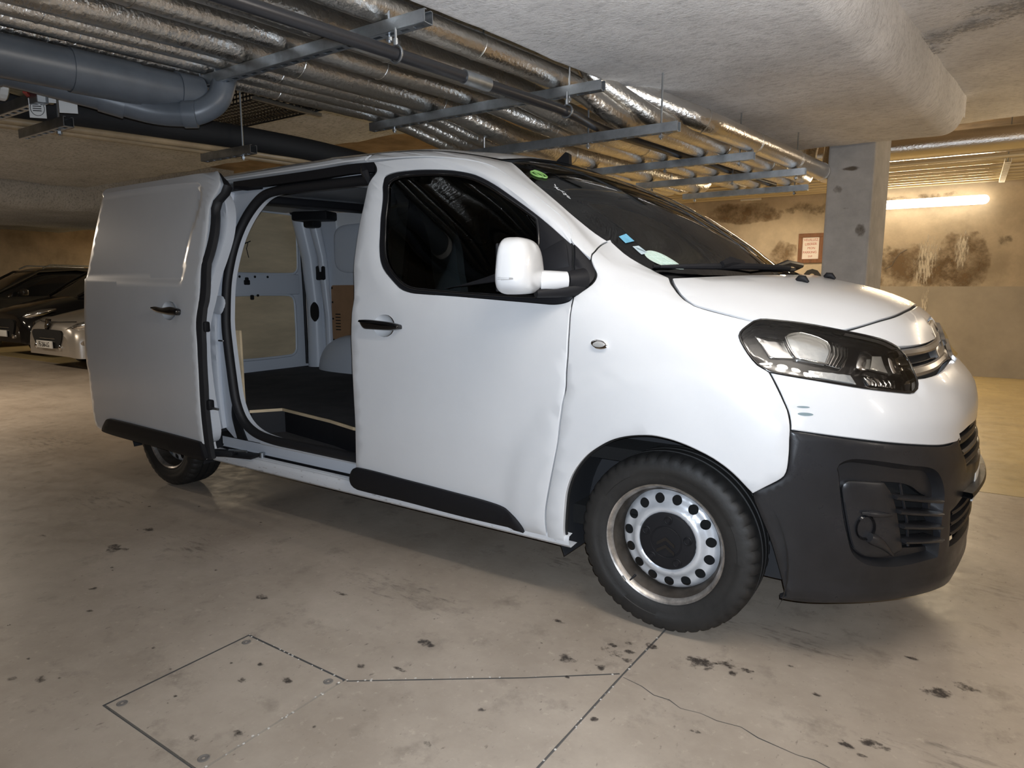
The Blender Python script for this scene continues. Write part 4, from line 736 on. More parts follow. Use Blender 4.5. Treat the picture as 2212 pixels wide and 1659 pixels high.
# roof sheet built as a crowned cap from the upper outline
def roof_cap():
    zs = [1.868,1.880,1.890]; ss = np.linspace(-6.39,6.39,180); V = []; F = []
    for z in zs: V += list(sp(ss, np.full(len(ss), z)))
    ring = sp(ss, np.full(len(ss), 1.89)); cx = -2.5
    for q, z in ((.85,1.902),(.6,1.915),(.3,1.920)): V += [(cx+(p[0]-cx)*(q*.15+.85), p[1]*q, z) for p in ring]
    V += [(cx+(p[0]-cx)*.84, 0, 1.921) for p in ring]; n = len(ss)
    for k in range(6):
        for i in range(n-1): F.append((k*n+i, (k+1)*n+i, (k+1)*n+i+1, k*n+i+1))
    return mesh('roof', V, F, M_van, None, 40)
roof = P_(roof_cap())
front_roof = [(.0,1.843),(.3,1.838),(.55,1.826),(.72,1.811),(.86,1.800),(1.0,1.815),(1.2,1.838),(1.45,1.862),(1.75,1.873),(2.0,1.876)]
ss = np.linspace(-2.0,2.0,120); zl = np.interp(np.abs(ss),[a for a,b in front_roof],[b for a,b in front_roof])+.003; V = []; F = []
for q in np.linspace(0,1,8): V += list(sp(ss, zl+(1.886-zl)*q, .001))
for k in range(7):
    for i in range(len(ss)-1): F.append((k*len(ss)+i,(k+1)*len(ss)+i,(k+1)*len(ss)+i+1,k*len(ss)+i+1))
P_(mesh('roof_header', V, F, M_van, None, 40))
# short black aerial on the front of the roof
vm(MB().prism([(-.045,0),(.05,0),(.035,.028),(-.02,.072),(-.040,.060)], .03, frame((-.965,.015,1.868),(-1,0,.04),(0,0,1))), 'roof_aerial', M_trim)
# lower front: white bumper skin, black bumper with fog pockets
ub = vp('upper_bumper', full([q if not (len(q) > 2 and abs(q[0]) < 1e-6) else (0,q[1],1) for q in GM['upper_bumper']]), M_van, k=1.4, step=.035)
vp('paint_scratch', disc(GM['scuff'][0],.018,.003), M_dk, ub, off=.0008, th=0, gap=0, lip=0, step=.01); vp('paint_scratch', disc(GM['scuff'][1],.022,.005), M_dk, ub, off=.0008, th=0, gap=0, lip=0, step=.01)
fo = resample([(max(q[0],.572),*q[1:]) for q in GM['fog_outer']], .02); fo_m = fo*np.array([-1,1])
fo_in = inset(fo, .014); fo_min = fo_in*np.array([-1,1])
def lbdisp(s, z):
    q = np.c_[np.ravel(s),np.ravel(z)]; d = np.maximum(sdist(fo,q), sdist(fo_m,q)).reshape(np.shape(s))
    crease = .008*smooth01((.292-np.asarray(z))/.018)+.006*smooth01((.30-np.abs(np.asarray(s)))/.05)*((np.asarray(z) < .66) & (np.asarray(z) > .45))
    return -.034*smooth01(d/.014)+crease
half = [tuple(q) for q in GM['fender_front']][::-1]
half = half+[tuple(q) for q in GM['lower_bumper'][1:6]]+[(.444,.757,1),(.440,.735),(.43,.70),(.40,.645,1),(.2,.628),(0,.622,1),(0,.205,1),(.33,.215),(.50,.228),(.64,.232)]+[tuple(q) for q in GM['lb_bottom'][2::-1]]+[(1.125,.24,1),(1.15,.32),(1.19,.42),(1.235,.52)]
fin_h = GM['fin_hole']; low_h = [(.512,.506,1),(.36,.541),(0,.548),(-.36,.541),(-.512,.506,1),(-.492,.378,1),(0,.365),(.492,.378,1)]
lb = vp('black_bumper', full(half), M_plas, k=1., step=.017, holes=[fin_h, mir(fin_h), low_h], disp=lbdisp, th=.02, gap=.002, extra=[fo, fo_m, fo_in, fo_min])
for sg in (1,-1):
    Mq = (lambda p: p) if sg > 0 else mir
    vp('fog_cover', Mq(GM['fog_cover']), M_plas, lb, off=-.016, th=.02, gap=.001, lip=.005, step=.03, disp=lambda s,z: 0*s, holes=[])
    # blank round lamp plug and its scoop
    c1, c2 = GM['fog_round']; n = 28
    V = list(sp(sg*(c1[0]-.0+.036*np.cos(np.linspace(0,2*np.pi,n,endpoint=False))), c1[1]+.043*np.sin(np.linspace(0,2*np.pi,n,endpoint=False)), -.012)); V += list(sp(sg*(c1[0]+.032*np.cos(np.linspace(0,2*np.pi,n,endpoint=False))), c1[1]+.039*np.sin(np.linspace(0,2*np.pi,n,endpoint=False)), -.006)); V += list(sp(sg*(c1[0]+.026*np.cos(np.linspace(0,2*np.pi,n,endpoint=False))), c1[1]+.032*np.sin(np.linspace(0,2*np.pi,n,endpoint=False)), -.020))
    S_(mesh('fog_plug', V, [(k*n+i,k*n+(i+1)%n,(k+1)*n+(i+1)%n,(k+1)*n+i) for k in range(2) for i in range(n)]+[tuple(2*n+i for i in range(n))], M_gloss, None, 40), lb)
    Q = [Vector(sp([sg*(c1[0]-.01-t*(c1[0]-c2[0]+.01))],[c1[1]-.030-t*(.075)+.01*math.sin(3*t)],-.012+.006*(1-t))[0]) for t in np.linspace(0,1,8)]
    S_(MB().tube(Q,[.016,.019,.018,.016,.013,.010,.007,.003],10).build('fog_scoop', M_plas, None, 50), lb)
    Q = [Vector(sp([sg*(c1[0]+.02-t*.11)],[c1[1]+.050-t*.012],-.010)[0]) for t in np.linspace(0,1,6)]
    S_(MB().tube(Q,[.004,.009,.010,.009,.007,.003],8).build('fog_brow', M_plas, None, 50), lb)
    for k in range(4):
        a, b = GM['fin%d'%k]; V = []
        for t in np.linspace(0,1,9):
            s_ = a[0]+(b[0]-a[0])*t; z_ = a[1]+(b[1]-a[1])*t; 
            for d, dz in ((-.055,-.004),(-.055,.009),(-.006+.012*t,.010),(.002+.014*t,.006),(-.004+.014*t,-.003)): V.append(sp([sg*s_],[z_+dz],d)[0])
        F = [(i*5+j,i*5+(j+1)%5,(i+1)*5+(j+1)%5,(i+1)*5+j) for i in range(8) for j in range(5)]+[(0,1,2,3,4),(44,43,42,41,40)]
        S_(mesh('grille_fin', V, F, M_plas, None, 30), lb)
    R = GM['fin_rib']; S_(MB().tube([Vector(sp([sg*p[0]],[p[1]],-.035)[0]) for p in R], .005, 6).build('grille_rib', M_plas, None, 40), lb)
    vp('grille_backing', Mq([(q[0],q[1]) for q in fin_h]), M_void, lb, off=-.075, th=0, gap=-.03, lip=0, disp=lambda s,z: 0*s)
# intakes with their slats
def slat(sl, zf, par, m, d0=-.045, d1=-.004, h=.012, n=24, name='intake_slat'):
    V = []
    for t in np.linspace(-sl,sl,n):
        z_ = zf(abs(t)); 
        for d, dz in ((d0,-h/2),(d0,h/2),(d1,h/2),(d1+.004,0),(d1,-h/2)): V.append(sp([t],[z_+dz],d)[0])
    return S_(mesh(name, V, [(i*5+j,i*5+(j+1)%5,(i+1)*5+(j+1)%5,(i+1)*5+j) for i in range(n-1) for j in range(5)], m, None, 30), par)
for k, (sl, zf) in enumerate([(.435,lambda t: .735-.004*t),(.425,lambda t: .695-.004*t),(.41,lambda t: .658)]): slat(sl, zf, lb, M_plas, h=.022 if k != 1 else .018)
for sl, zf in ((.50,lambda t: .505-.02*t),(.50,lambda t: .463-.01*t),(.495,lambda t: .421)): slat(sl, zf, lb, M_plas)
vp('intake_backing', [(.52,.78),(-.52,.78),(-.55,.36),(.55,.36)], M_void, lb, off=-.07, th=0, gap=0, lip=0, disp=lambda s,z: 0*s)
slat(.30, lambda t: .768, lb, M_plas, h=.02); slat(.42, lambda t: .55-.012*t*t, lb, M_plas, d0=-.03, d1=.028, h=.02, name='lower_lip')
pl = vp('number_plate', [(.255,.485,1),(.255,.590,1),(-.255,.590,1),(-.255,.485,1)], mat('white_plate',(.72,.72,.70),.4), None, off=.008, th=.006, gap=0, lip=.002, step=.05, disp=lambda s,z: 0*s)
# --- chrome grille with double chevron
gtop = [tuple(q[:2]) for q in GM['front_mask'] if q[0] < .60 and q[1] < 1.07]
gr_half = [(.615,.950,1),(.585,1.050)]+[(.50,1.052),(.42,1.053),(.33,1.059),(.216,1.066),(.19,1.09),(.176,1.122,1),(.09,1.129),(0,1.130,1),(0,.988,1),(.15,.989),(.26,.982),(.362,.972),(.45,.962),(.54,.955)]
gb = vp('grille_panel', full(gr_half), M_void, None, k=1.5, step=.03, off=-.030, th=0, gap=-.004, lip=0, disp=lambda s,z: 0*s)
def gbar(name, pts_top, pts_bot, m, off, d=.03):
    """bar between an upper and a lower edge line, running through the centre to both sides"""
    ss = np.linspace(-.60,.60,61); a = np.abs(ss); zt = np.interp(a,[p[0] for p in pts_top],[p[1] for p in pts_top]); zb = np.interp(a,[p[0] for p in pts_bot],[p[1] for p in pts_bot]); V = []
    for t, h in ((0,-d),(0,0),(.25,.006),(.75,.006),(1,0),(1,-d)): V += list(sp(ss, zb+(zt-zb)*t, off+h))
    n = len(ss); return S_(mesh(name, V, [(k*n+i,k*n+i+1,(k+1)*n+i+1,(k+1)*n+i) for k in range(5) for i in range(n-1)], m, None, 30), gb)
gbar('grille_bar', [(0,1.10),(.18,1.072),(.22,1.062),(.35,1.053),(.6,1.047)], [(0,1.055),(.2,1.040),(.28,1.030),(.4,1.028),(.6,1.024)], M_satin, -.006)
gbar('grille_bar', [(0,1.03),(.20,1.012),(.313,1.003),(.42,.998),(.6,.990)], [(0,.985),(.2,.988),(.29,.985),(.40,.976),(.6,.962)], M_satin, -.006)
gbar('grille_bar', [(0,1.0),(.36,1.012),(.6,1.006)], [(0,.999),(.36,1.006),(.6,1.000)], M_trim, -.020, .02)
vp('badge_plinth', full([(.165,1.116,1),(.205,1.060),(.27,1.03),(.285,.99,1),(.15,.991),(0,.991,1),(0,1.126,1),(.09,1.124)]), M_satin, gb, off=-.004, th=.03, gap=0, lip=.004, step=.02, k=1.2, disp=lambda s,z: 0*s)
for zc in (1.095,1.035):
    for sg in (1,-1):
        V = []; 
        for t in np.linspace(0,1,7):
            s_ = sg*t*.125; z0 = zc-.052*t**1.1; w2 = .0185*(1-.35*t)
            for dz, h in ((-w2,.0),(-w2*.55,.012),(w2*.55,.012),(w2,.0)): V.append(sp([s_],[z0+dz],.001+h)[0])
        S_(mesh('chevron_badge', V, [(i*4+j,(i+1)*4+j,(i+1)*4+j+1,i*4+j+1) for i in range(6) for j in range(3)]+[(24,25,26,27)], M_chrome, None, 30), gb)
# --- headlamps
for sg in (1,-1):
    Mq = (lambda p: [tuple(q) for q in p]) if sg > 0 else mir
    z0_ = lambda s,z: 0*s
    hl = vp('headlamp', Mq(GM['headlight']), M_gloss, None, off=-.022, th=.03, gap=.002, lip=.004, step=.03, k=1.4, disp=z0_)
    lens = Mq(GM['headlight']); vp('clear_lens', lens, M_lens, hl, off=.001, th=0, gap=.003, lip=0, step=.03, k=1.4, disp=z0_)
    skin_tube('lens_rim', lens, .0045, M_gloss, None, -.001); S_(bpy.data.objects['lens_rim' if sg > 0 else 'lens_rim.001'], hl)
    q0 = dict(gap=0, step=.015, k=1.2, disp=z0_)
    vp('side_reflector', Mq(GM['hl_side']), M_refl, hl, off=-.014, th=.006, lip=.003, **q0)
    vp('main_reflector', Mq(GM['hl_main']), M_lampg, hl, off=-.012, th=.008, lip=.006, **q0)
    skin_tube('reflector_rim', Mq(GM['hl_main']), .0045, M_chrome, None, -.010); S_([o for o in bpy.data.objects if o.name.startswith('reflector_rim') and not o.parent][0], hl)
    vp('fluted_reflector', Mq(GM['hl_flute']), M_refl, hl, off=-.013, th=.006, lip=.003, **q0)
    A, B = np.array([q[:2] for q in GM['hl_flute']]), None
    for t in (.12,.32,.52,.72,.9):
        top = A[0]*(1-t)+A[2]*t; bot = A[5]*(1-t)+A[4]*t; mid = (top+bot)/2+np.array([-.010,0])
        S_(MB().tube([Vector(sp([sg*p[0]],[p[1]],-.010)[0]) for p in (top,mid,bot)], .004, 6).build('flute', M_chrome, None, 60), hl)
    vp('inner_reflector', Mq(GM['hl_in1']), M_refl, hl, off=-.010, th=.01, lip=.004, **q0); vp('inner_lamp_glass', Mq(GM['hl_in2']), M_lampg, hl, off=-.012, th=.008, lip=.003, **q0); vp('inner_reflector', Mq(GM['hl_in3']), M_refl, hl, off=-.010, th=.01, lip=.003, **q0)
    vp('indicator_strip', Mq(GM['hl_strip']), M_lampg, hl, off=-.014, th=.006, lip=.002, **q0); vp('indicator_reflector', Mq(GM['hl_strip2']), M_refl, hl, off=-.013, th=.006, lip=.002, **q0)
    A = np.array([q[:2] for q in GM['hl_strip2']])
    for t in (.1,.28,.46,.64,.82):
        top = A[0]*(1-t)+A[1]*t; bot = A[3]*(1-t)+A[2]*t; S_(MB().tube([Vector(sp([sg*p[0]],[p[1]],-.010)[0]) for p in (top,(top+bot)/2+np.array([-.006,0]),bot)], .003, 5).build('flute', M_chrome, None, 60), hl)
# --- black tubes painting in the shade inside the panel joints
for nm, pts, cl in (('gap_shade', full(GM['hood']), True), ('gap_shade', [q for q in GM['fender'] if 1], True), ('gap_shade', mir(GM['fender']), True), ('gap_shade', GM['door'], True), ('gap_shade', [tuple(q) for q in GM['lower_bumper'][:6]], False), ('gap_shade', mir([tuple(q) for q in GM['lower_bumper'][:6]]), False)):
    o = skin_tube(nm, [tuple(q) for q in pts], .006, M_void, None, -.013, closed=cl, n=6); P_(o)
# --- cowl and wipers
cw = []
ss = np.linspace(-.86,.86,50)
for z, d in ((1.285,-.03),(1.30,-.035),(1.318,-.012)): cw += list(sp(ss, np.full(50, z), d))
cowl = P_(mesh('wiper_cowl', cw, [(k*50+i,(k+1)*50+i,(k+1)*50+i+1,k*50+i+1) for k in range(2) for i in range(49)], M_trim, None, 40))
def wiper(pts, rods, name='wiper_arm'):
    Q = [Vector(sp([p[0]],[p[1]],p[2])[0]) for p in pts]; return vm(MB().tube(Q, rods, 8), name, M_trim, cowl)
wiper([(.80,1.316,.012),(.66,1.309,.020),(.50,1.308,.022),(.25,1.306,.02)], [.006,.012,.013,.010]); wiper([(.80,1.324,.004),(.4,1.319,.006),(.05,1.316,.004)], .006, 'wiper_blade')
wiper([(.30,1.312,.02),(.10,1.322,.03),(-.2,1.318,.03),(-.5,1.312,.02)], [.008,.013,.012,.008]); wiper([(.30,1.326,.006),(-.1,1.322,.006),(-.6,1.318,.004)], .006, 'wiper_blade')
wiper([(.62,1.306,.03),(.56,1.312,.035),(.50,1.312,.03)], [.012,.02,.012], 'wiper_pivot')
# --- door mirror
def sup(c, r, e, n=40, m_=20, M=Matrix.Identity(3), cut=None):
    V = []; F = []
    f = lambda a, p: math.copysign(abs(a)**p, a)
    for i in range(m_+1):
        v = -math.pi/2+math.pi*i/m_
        for j in range(n):
            u = 2*math.pi*j/n; p = Vector((r[0]*f(math.cos(v),e[0])*f(math.cos(u),e[1]), r[1]*f(math.cos(v),e[0])*f(math.sin(u),e[1]), r[2]*f(math.sin(v),e[0])))
            if cut: p = cut(p)
            V.append(Vector(c)+M @ p)
    for i in range(m_):
        for j in range(n): F.append((i*n+j, i*n+(j+1)%n, (i+1)*n+(j+1)%n, (i+1)*n+j))
    return V, F
def mcut(p):
    k = (p.z+.1)/.2; p = Vector((p.x*(1-.20*k), p.y*(1.06-.24*k), p.z)); 
    if p.x < 0: p.x *= .45
    return p
M_scf = mat('grey_scuff', (.33,.32,.31), .7)
for sg in (1,-1):
    V, F = sup((-.512,-1.096,1.324),(.094,.148,.100),(.58,.60), M=Matrix.Rotation(math.radians(14),3,'Z'), cut=mcut)
    mr = vm(MB().add([(p[0],p[1]*sg,p[2]) for p in V], F if sg > 0 else [f[::-1] for f in F]), 'door_mirror', M_van, None, 60)
    if sg > 0:
        Cm = Vector((-.512,-1.096,1.324))
        for i_, j_, t0, t1 in ((8,29,.15,.30),(8,30,.05,.22),(8,29,.50,.62),(8,30,.42,.50),(8,31,.10,.55)):
            A, B, Cc, D = [Cm+(V[q]-Cm)*1.006 for q in (i_*40+j_, i_*40+j_+1, (i_+1)*40+j_+1, (i_+1)*40+j_)]
            vm(MB().add([A.lerp(D,t0), B.lerp(Cc,t0+.06), B.lerp(Cc,t1), A.lerp(D,t1)], [(0,1,2,3)]), 'paint_scuff', M_scf, mr)
    vm(MB().box((-.544,-1.104*sg,1.318),(.012,.196,.165),Matrix.Rotation(math.radians(14)*sg,3,'Z'),bev=.006), 'mirror_glass_frame', M_trim, mr)
    vm(MB().tube([(-.46,-1.01*sg,1.272),(-.425,-.985*sg,1.274),(-.385,-.945*sg,1.276)], [.040,.036,.031], 12), 'mirror_arm', M_van, mr)
    vm(MB().tube([(-.46,-1.04*sg,1.228),(-.42,-.97*sg,1.236),(-.375,-.925*sg,1.244),(-.36,-.89*sg,1.25)], [.016,.024,.030,.036], 12), 'mirror_foot', M_trim, mr)
    vm(MB().tube([(-.385,-.945*sg,1.276),(-.365,-.915*sg,1.277),(-.35,-.885*sg,1.278)], [.030,.036,.042], 14), 'mirror_socket', M_trim, mr)
# --- sills
xs = np.linspace(-.40,-2.74,80)
def extr(name, prof, m, par=None, xs=xs, smooth=30):
    """profile of (y, z) extruded along the van"""
    n = len(prof); V = [(x,y,z) for x in xs for y,z in prof]; F = [(i*n+j,(i+1)*n+j,(i+1)*n+j+1,i*n+j+1) for i in range(len(xs)-1) for j in range(n-1)]
    o = mesh(name, V, F, m, None, smooth); return P_(o) if par is None else S_(o, par)
M_sill = mat('scuffed_sill_paint', (.70,.71,.73), .4, col2=(.20,.18,.16), vscale=22, thr=(.30,.40), stretch=(1,1,4))
sx = np.linspace(-.372,-2.76,90)
sill = extr('sill', [(-.86,.245),(-.912,.240),(-.926,.252),(-.930,.272),(-.926,.290),(-.90,.296)], M_sill, xs=sx)
xo = np.linspace(-1.50,-2.76,50)
extr('sill_step', [(-.926,.289),(-.914,.304),(-.902,.307),(-.898,.303),(-.894,.307),(-.872,.309)], M_sill, xs=xo)
extr('runner_groove', [(-.8725,.309),(-.871,.294),(-.852,.292),(-.851,.318)], M_trim, xs=xo)
extr('sill_riser', [(-.852,.316),(-.846,.326),(-.842,.372),(-.858,.380)], M_vin, xs=xo)
extr('entry_lip', [(-.852,.378),(-.872,.380),(-.880,.390),(-.878,.402),(-.862,.416),(-.845,.424)], M_sill, xs=np.linspace(-1.45,-2.36,40))
extr('lower_hinge_post', [(-.852,.376),(-.852,.33)], M_vin, xs=xo)
# --- cargo door frame (behind the slid door), rubber seal
SEAL = [(-1.40,.418),(-1.633,.417),(-2.0,.419),(-2.231,.422),(-2.38,.445),(-2.475,.50),(-2.525,.60),(-2.553,.783),(-2.58,1.0),(-2.61,1.301),(-2.585,1.48),(-2.536,1.60),(-2.46,1.695),(-2.357,1.757),(-2.2,1.772),(-1.9,1.771),(-1.70,1.768),(-1.40,1.766)]
sx_, sz_ = np.array(SEAL).T; SL_ = np.c_[skin_s(sx_, sz_), sz_]
def ds(x, z): return (float(skin_s(np.array([x]),np.array([z]))[0]), z)
fr_poly = [(*ds(-1.42,.385),1),(*ds(-2.60,.385),1),(*ds(-2.70,.46),1),(*ds(-2.76,.9),),(*ds(-2.78,1.3),),(*ds(-2.74,1.60),),(*ds(-2.68,1.80),1),(*ds(-1.42,1.80),1)]
hol = [tuple(p) for p in SL_]; hol[0] = (*hol[0],1); hol[-1] = (*hol[-1],1); hol[0] = (ds(-1.435,.418)[0],.418,1); hol[-1] = (ds(-1.435,1.766)[0],1.766,1)
cf = vp('cargo_door_frame', fr_poly, M_vin, None, off=-.062, th=.05, holes=[hol], gap=0, lip=0, disp=lambda s,z: .03*smooth01((z*0+.55-z)/.15)*0+0*s)
seal_off = -.055
o = skin_tube('door_seal', hol, .025, M_seal, None, seal_off, closed=False, n=10); S_(o, cf)
# outer pillar face between frame and slid door, cant rail with track
vp('rear_pillar_face', [(*ds(-2.66,.44),1),(*ds(-2.66,1.79),1),(*ds(-2.80,1.79),1),(*ds(-2.80,.40),1)], M_vin, cf, off=-.035, th=.03, gap=0, lip=.006, disp=lambda s,z: 0*s)
rq = [(*ds(-2.74,.30),1),(*ds(-2.74,1.84),1),(*ds(-3.85,1.84),),(*ds(-3.90,1.2),),(*ds(-3.95,.30),1)]+[(*ds(-3.275+.43*math.cos(t),max(.30,.333+.43*math.sin(t))),) for t in np.linspace(math.pi-.1,.1,13)]
vp('rear_quarter', rq, M_van, None, off=-.004, th=.02, disp=lambda s,z: 0*s)
lower = [(*ds(-1.555,1.842),1),(*ds(-3.9,1.842),1),(*ds(-3.9,1.872),1),(*ds(-1.555,1.872),1)]
vp('cant_rail', lower, M_van, None, off=0, th=.03, k=1.)
pr = [Vector(p) for p in sp(skin_s(np.linspace(-1.50,-2.60,20),np.full(20,1.815)),np.full(20,1.815),-.03)]
trk = MB()
for a, b in zip(pr[:-1], pr[1:]): 
    d = b-a; M = frame(((a+b)/2), d, (0,0,1)); trk.add([M @ Vector((x*d.length*.505,y,z)) for x in (-1,1) for y in (-.022,.022) for z in (-.018,.018)], [(0,1,3,2),(4,6,7,5),(0,4,5,1),(2,3,7,6),(0,2,6,4),(1,5,7,3)])
vm(trk, 'upper_track', M_trim)
vm(MB().tube([pr[-1]+Vector((.02,-.02,-.012)),pr[-1]+Vector((.10,.0,-.022)),pr[-1]+Vector((.20,.02,-.02))],.010,8).tube([pr[1]+Vector((-.02,-.01,.012)),pr[1]+Vector((0,-.02,-.02)),pr[1]+Vector((.01,-.0,-.07))],[.012,.02,.014],8), 'track_buffer', M_trim)
# pillar details
fp = lambda x, z, d: sp([ds(x,z)[0]],[z],d)[0]
for nm,x0,x1,z0,z1,m,d in (('fuel_flap_panel',-2.595,-2.655,1.11,1.20,M_vin,-.028),):
    vp(nm, [(*ds(x0,z0),),(*ds(x0,z1),),(*ds(x1-.05,z1),1),(*ds(x1-.05,z0),1)], m, cf, off=d, th=.01, gap=0, lip=.004, step=.03, disp=lambda s,z: 0*s)
for x,z in ((-2.602,.985),(-2.598,.925)): 
    c = Vector(fp(x,z,-.058)); vm(MB().lathe([(0,-.008),(.010,-.008),(.012,0)], 14, Matrix.Translation(c)), 'pillar_bolt', M_steel, cf)
c = Vector(fp(-2.60,.953,-.045)); vm(MB().tube([c+Vector((.035,.012,0)),c+Vector((.02,-.012,0)),c+Vector((-.02,-.012,0)),c+Vector((-.035,.012,0))],.006,8), 'latch_striker', M_chrome, cf)
vp('lower_corner_trim', [(*ds(-2.47,.385),1),(*ds(-2.56,.385),1),(*ds(-2.585,.52),),(*ds(-2.56,.60),),(*ds(-2.54,.55),)], M_trim, cf, off=-.052, th=.012, gap=0, lip=.003, step=.03, disp=lambda s,z: 0*s)
# lower roller arm
ra = vm(MB().box((-2.47,-.93,.318),(.22,.10,.012),Matrix.Rotation(.25,3,'Z'),bev=.003).box((-2.55,-.985,.330),(.14,.07,.03),Matrix.Rotation(.5,3,'Z'),bev=.006), 'lower_roller_arm', M_trim)
vm(MB().tube([(-2.36,-.872,.300),(-2.36,-.872,.335)],.016,12), 'roller', M_steel, ra); vm(MB().tube([(-2.52,-.97,.345),(-2.42,-.925,.342)],.008,8), 'arm_pivot', M_steel, ra)
# --- sliding door, open
SH = (-1.0,-.16,0)
rc_ = [tuple(q) for q in GM['slide_recess']]; rc_[0] = (rc_[0][0]+.2,rc_[0][1],1); rc_[-1] = (rc_[-1][0]+.2,rc_[-1][1],1); rec = resample(rc_, .03); rec_a = rec
def sdisp(s, z):
    q = np.c_[np.ravel(s),np.ravel(z)]; return -.010*smooth01(sdist(rec,q)/.014).reshape(np.shape(s))
SD = [tuple(q) for q in GM['slide']]
for i_, (x_, z_) in enumerate([(-1.522,1.862),(-1.517,1.69),(-1.527,1.38),(-1.525,1.14),(-1.525,.93),(-1.53,.71),(-1.54,.49),(-1.545,.315)]): SD[i_] = (*ds(x_,z_),) if i_ not in (0,7) else (*ds(x_,z_),1)
SD[-3] = (*ds(-2.735,1.81),); SD[-2] = (*ds(-2.71,1.855),); SD[-1] = (*ds(-2.64,1.864),)
slid = vp('sliding_door', SD, M_van, None, shift=SH, disp=sdisp, th=.035, gap=0, lip=.006, step=.03, close=True, holes=[GM['slide_cup']], extra=[rec_a, inset(rec_a,.014)])
cup('handle_cup', GM['slide_cup'], slid, SH); handle(GM['slide_handle'], slid, SH)
vp('trim_strip', GM['slide_trim'], M_trim, slid, off=.016, th=.02, gap=0, lip=.005, step=.03, shift=SH, disp=lambda s,z: 0*s)
fe = [(q[0]-.024,q[1]) for q in SD[0:8]]
V = []; F = []
fz = np.linspace(.31,1.86,40); fs = np.interp(fz, [q[1] for q in SD[:8]][::-1], [q[0] for q in SD[:8]][::-1])
for ds_, d in ((.004,-.006),(-.012,-.012),(-.026,-.020),(-.030,-.040),(-.012,-.055),(.03,-.060)): V += list(sp(fs+ds_, fz, d, SH))
S_(mesh('edge_seal', V, [(k*40+i,k*40+i+1,(k+1)*40+i+1,(k+1)*40+i) for k in range(5) for i in range(39)], M_seal, None, 40), slid)
# inner door lining seen past the edge
vp('inner_door_panel', [(*ds(-1.56,1.78),1),(*ds(-1.56,1.2),),(*ds(-1.565,.46),),(*ds(-1.63,.37),),(*ds(-2.68,.37),1),(*ds(-2.68,1.78),1)], M_vin, slid, off=-.075, th=.05, shift=SH, gap=0, lip=.008, disp=lambda s,z: 0*s)
for z in (1.045,.62): 
    c = Vector(sp([ds(-1.51,z)[0]],[z],-.045,SH)[0]); vm(MB().box(c,(.05,.035,.055),bev=.008), 'edge_buffer', M_trim, slid)
c = Vector(sp([ds(-1.49,.60)[0]],[.60],-.05,SH)[0]); vm(MB().tube([c,c+Vector((.05,.0,0))],.007,8), 'locating_pin', M_steel, slid)
c = Vector(sp([ds(-1.53,1.535)[0]],[1.535],-.035,SH)[0]); vm(MB().tube([c,c+Vector((.035,.0,0))],.007,8), 'locating_pin', M_trim, slid)
# --- cargo hold
zf = .55
V = [(-4.0,-.80),(-2.62,-.80),(-2.50,-.84),(-2.40,-.69),(-1.90,-.77),(-1.66,-.83),(-1.38,-.83),(-1.38,.80),(-4.0,.80)]
cfl = vm(MB().prism(V, .012, Matrix.Translation((0,0,zf-.006))), 'cargo_floor', M_carpet)
edge = [Vector((x,y,zf-.001)) for x,y in V[2:7]]
eb = MB()
for a, b in zip(edge[:-1], edge[1:]):
    d = b-a; eb.add([frame((a+b)/2,d,(0,0,1)) @ Vector((x*d.length*.5,y,z)) for x in (-1,1) for y in (-.009,.007) for z in (-.006,.006)], [(0,1,3,2),(4,6,7,5),(0,4,5,1),(2,3,7,6),(0,2,6,4),(1,5,7,3)])
vm(eb, 'plywood_edge', M_ply, cfl)
st = MB()
for a, b in zip(edge[:-1], edge[1:]): st.add([(a.x,a.y+.012,zf-.008),(b.x,b.y+.012,zf-.008),(b.x,b.y+.012,.41),(a.x,a.y+.012,.41)], [(0,1,2,3)])
vm(st, 'step_riser', M_trim, cfl); vm(MB().box((-2.0,-.72,.408),(1.26,.30,.012)), 'step_well', M_carpet, cfl)
lw = vm(MB().box((-2.69,.825,1.2),(2.62,.03,1.36)), 'left_inner_wall', M_vin)
# rolled corner post between rear door and side wall
vm(MB().tube([(-3.86,.80,.56),(-3.86,.80,1.1),(-3.86,.76,1.5),(-3.87,.68,1.86)], [.085,.075,.075,.08], 14), 'corner_post', M_vin, lw, 60)
vm(MB().tube([(-3.70,.80,.56),(-3.70,.80,1.0),(-3.72,.77,1.5),(-3.74,.70,1.84)], [.03,.035,.04,.05], 12), 'post_rib', M_vin, lw, 60)
def wallplate(name, x0, x1, z0, z1, m, y=.808, r=.02, th=.006):
    P = resample([(x0+r,z0),(x1-r,z0),(x1,z0+r),(x1,z1-r),(x1-r,z1),(x0+r,z1),(x0,z1-r),(x0,z0+r)], .02); return vm(MB().prism([tuple(p) for p in P], th, frame((0,y,0),(1,0,0),(0,0,1))), name, m, lw)
wallplate('hardboard_panel', -3.66, -2.9, .76, 1.262, M_hard)
for k in range(6): wallplate('vent_slot', -3.615, -3.555, .885+k*.026, .893+k*.026, M_void, y=.801, r=.002, th=.003)
for z in (1.24,1.12,.98,.80): wallplate('panel_clip', -3.655, -3.640, z-.008, z+.008, M_void, y=.801, r=.004, th=.003)
o = vm(MB().box((-3.73,.765,1.365),(.10,.05,.12),bev=.012), 'air_outlet', M_trim, lw)
wallplate('oval_grommet', -3.84, -3.75, .955, 1.12, M_trim, y=.735, r=.04, th=.012)
V, F = sup((-3.27,.80,.50),(.50,.21,.36),(.8,.8)); vm(MB().add(V,F), 'wheel_box', M_vin, lw, 60)
V, F = sup((-3.28,.83,1.56),(.33,.05,.20),(.45,.4)); vm(MB().add(V,F), 'pressed_window_blank', M_vin, lw, 60)
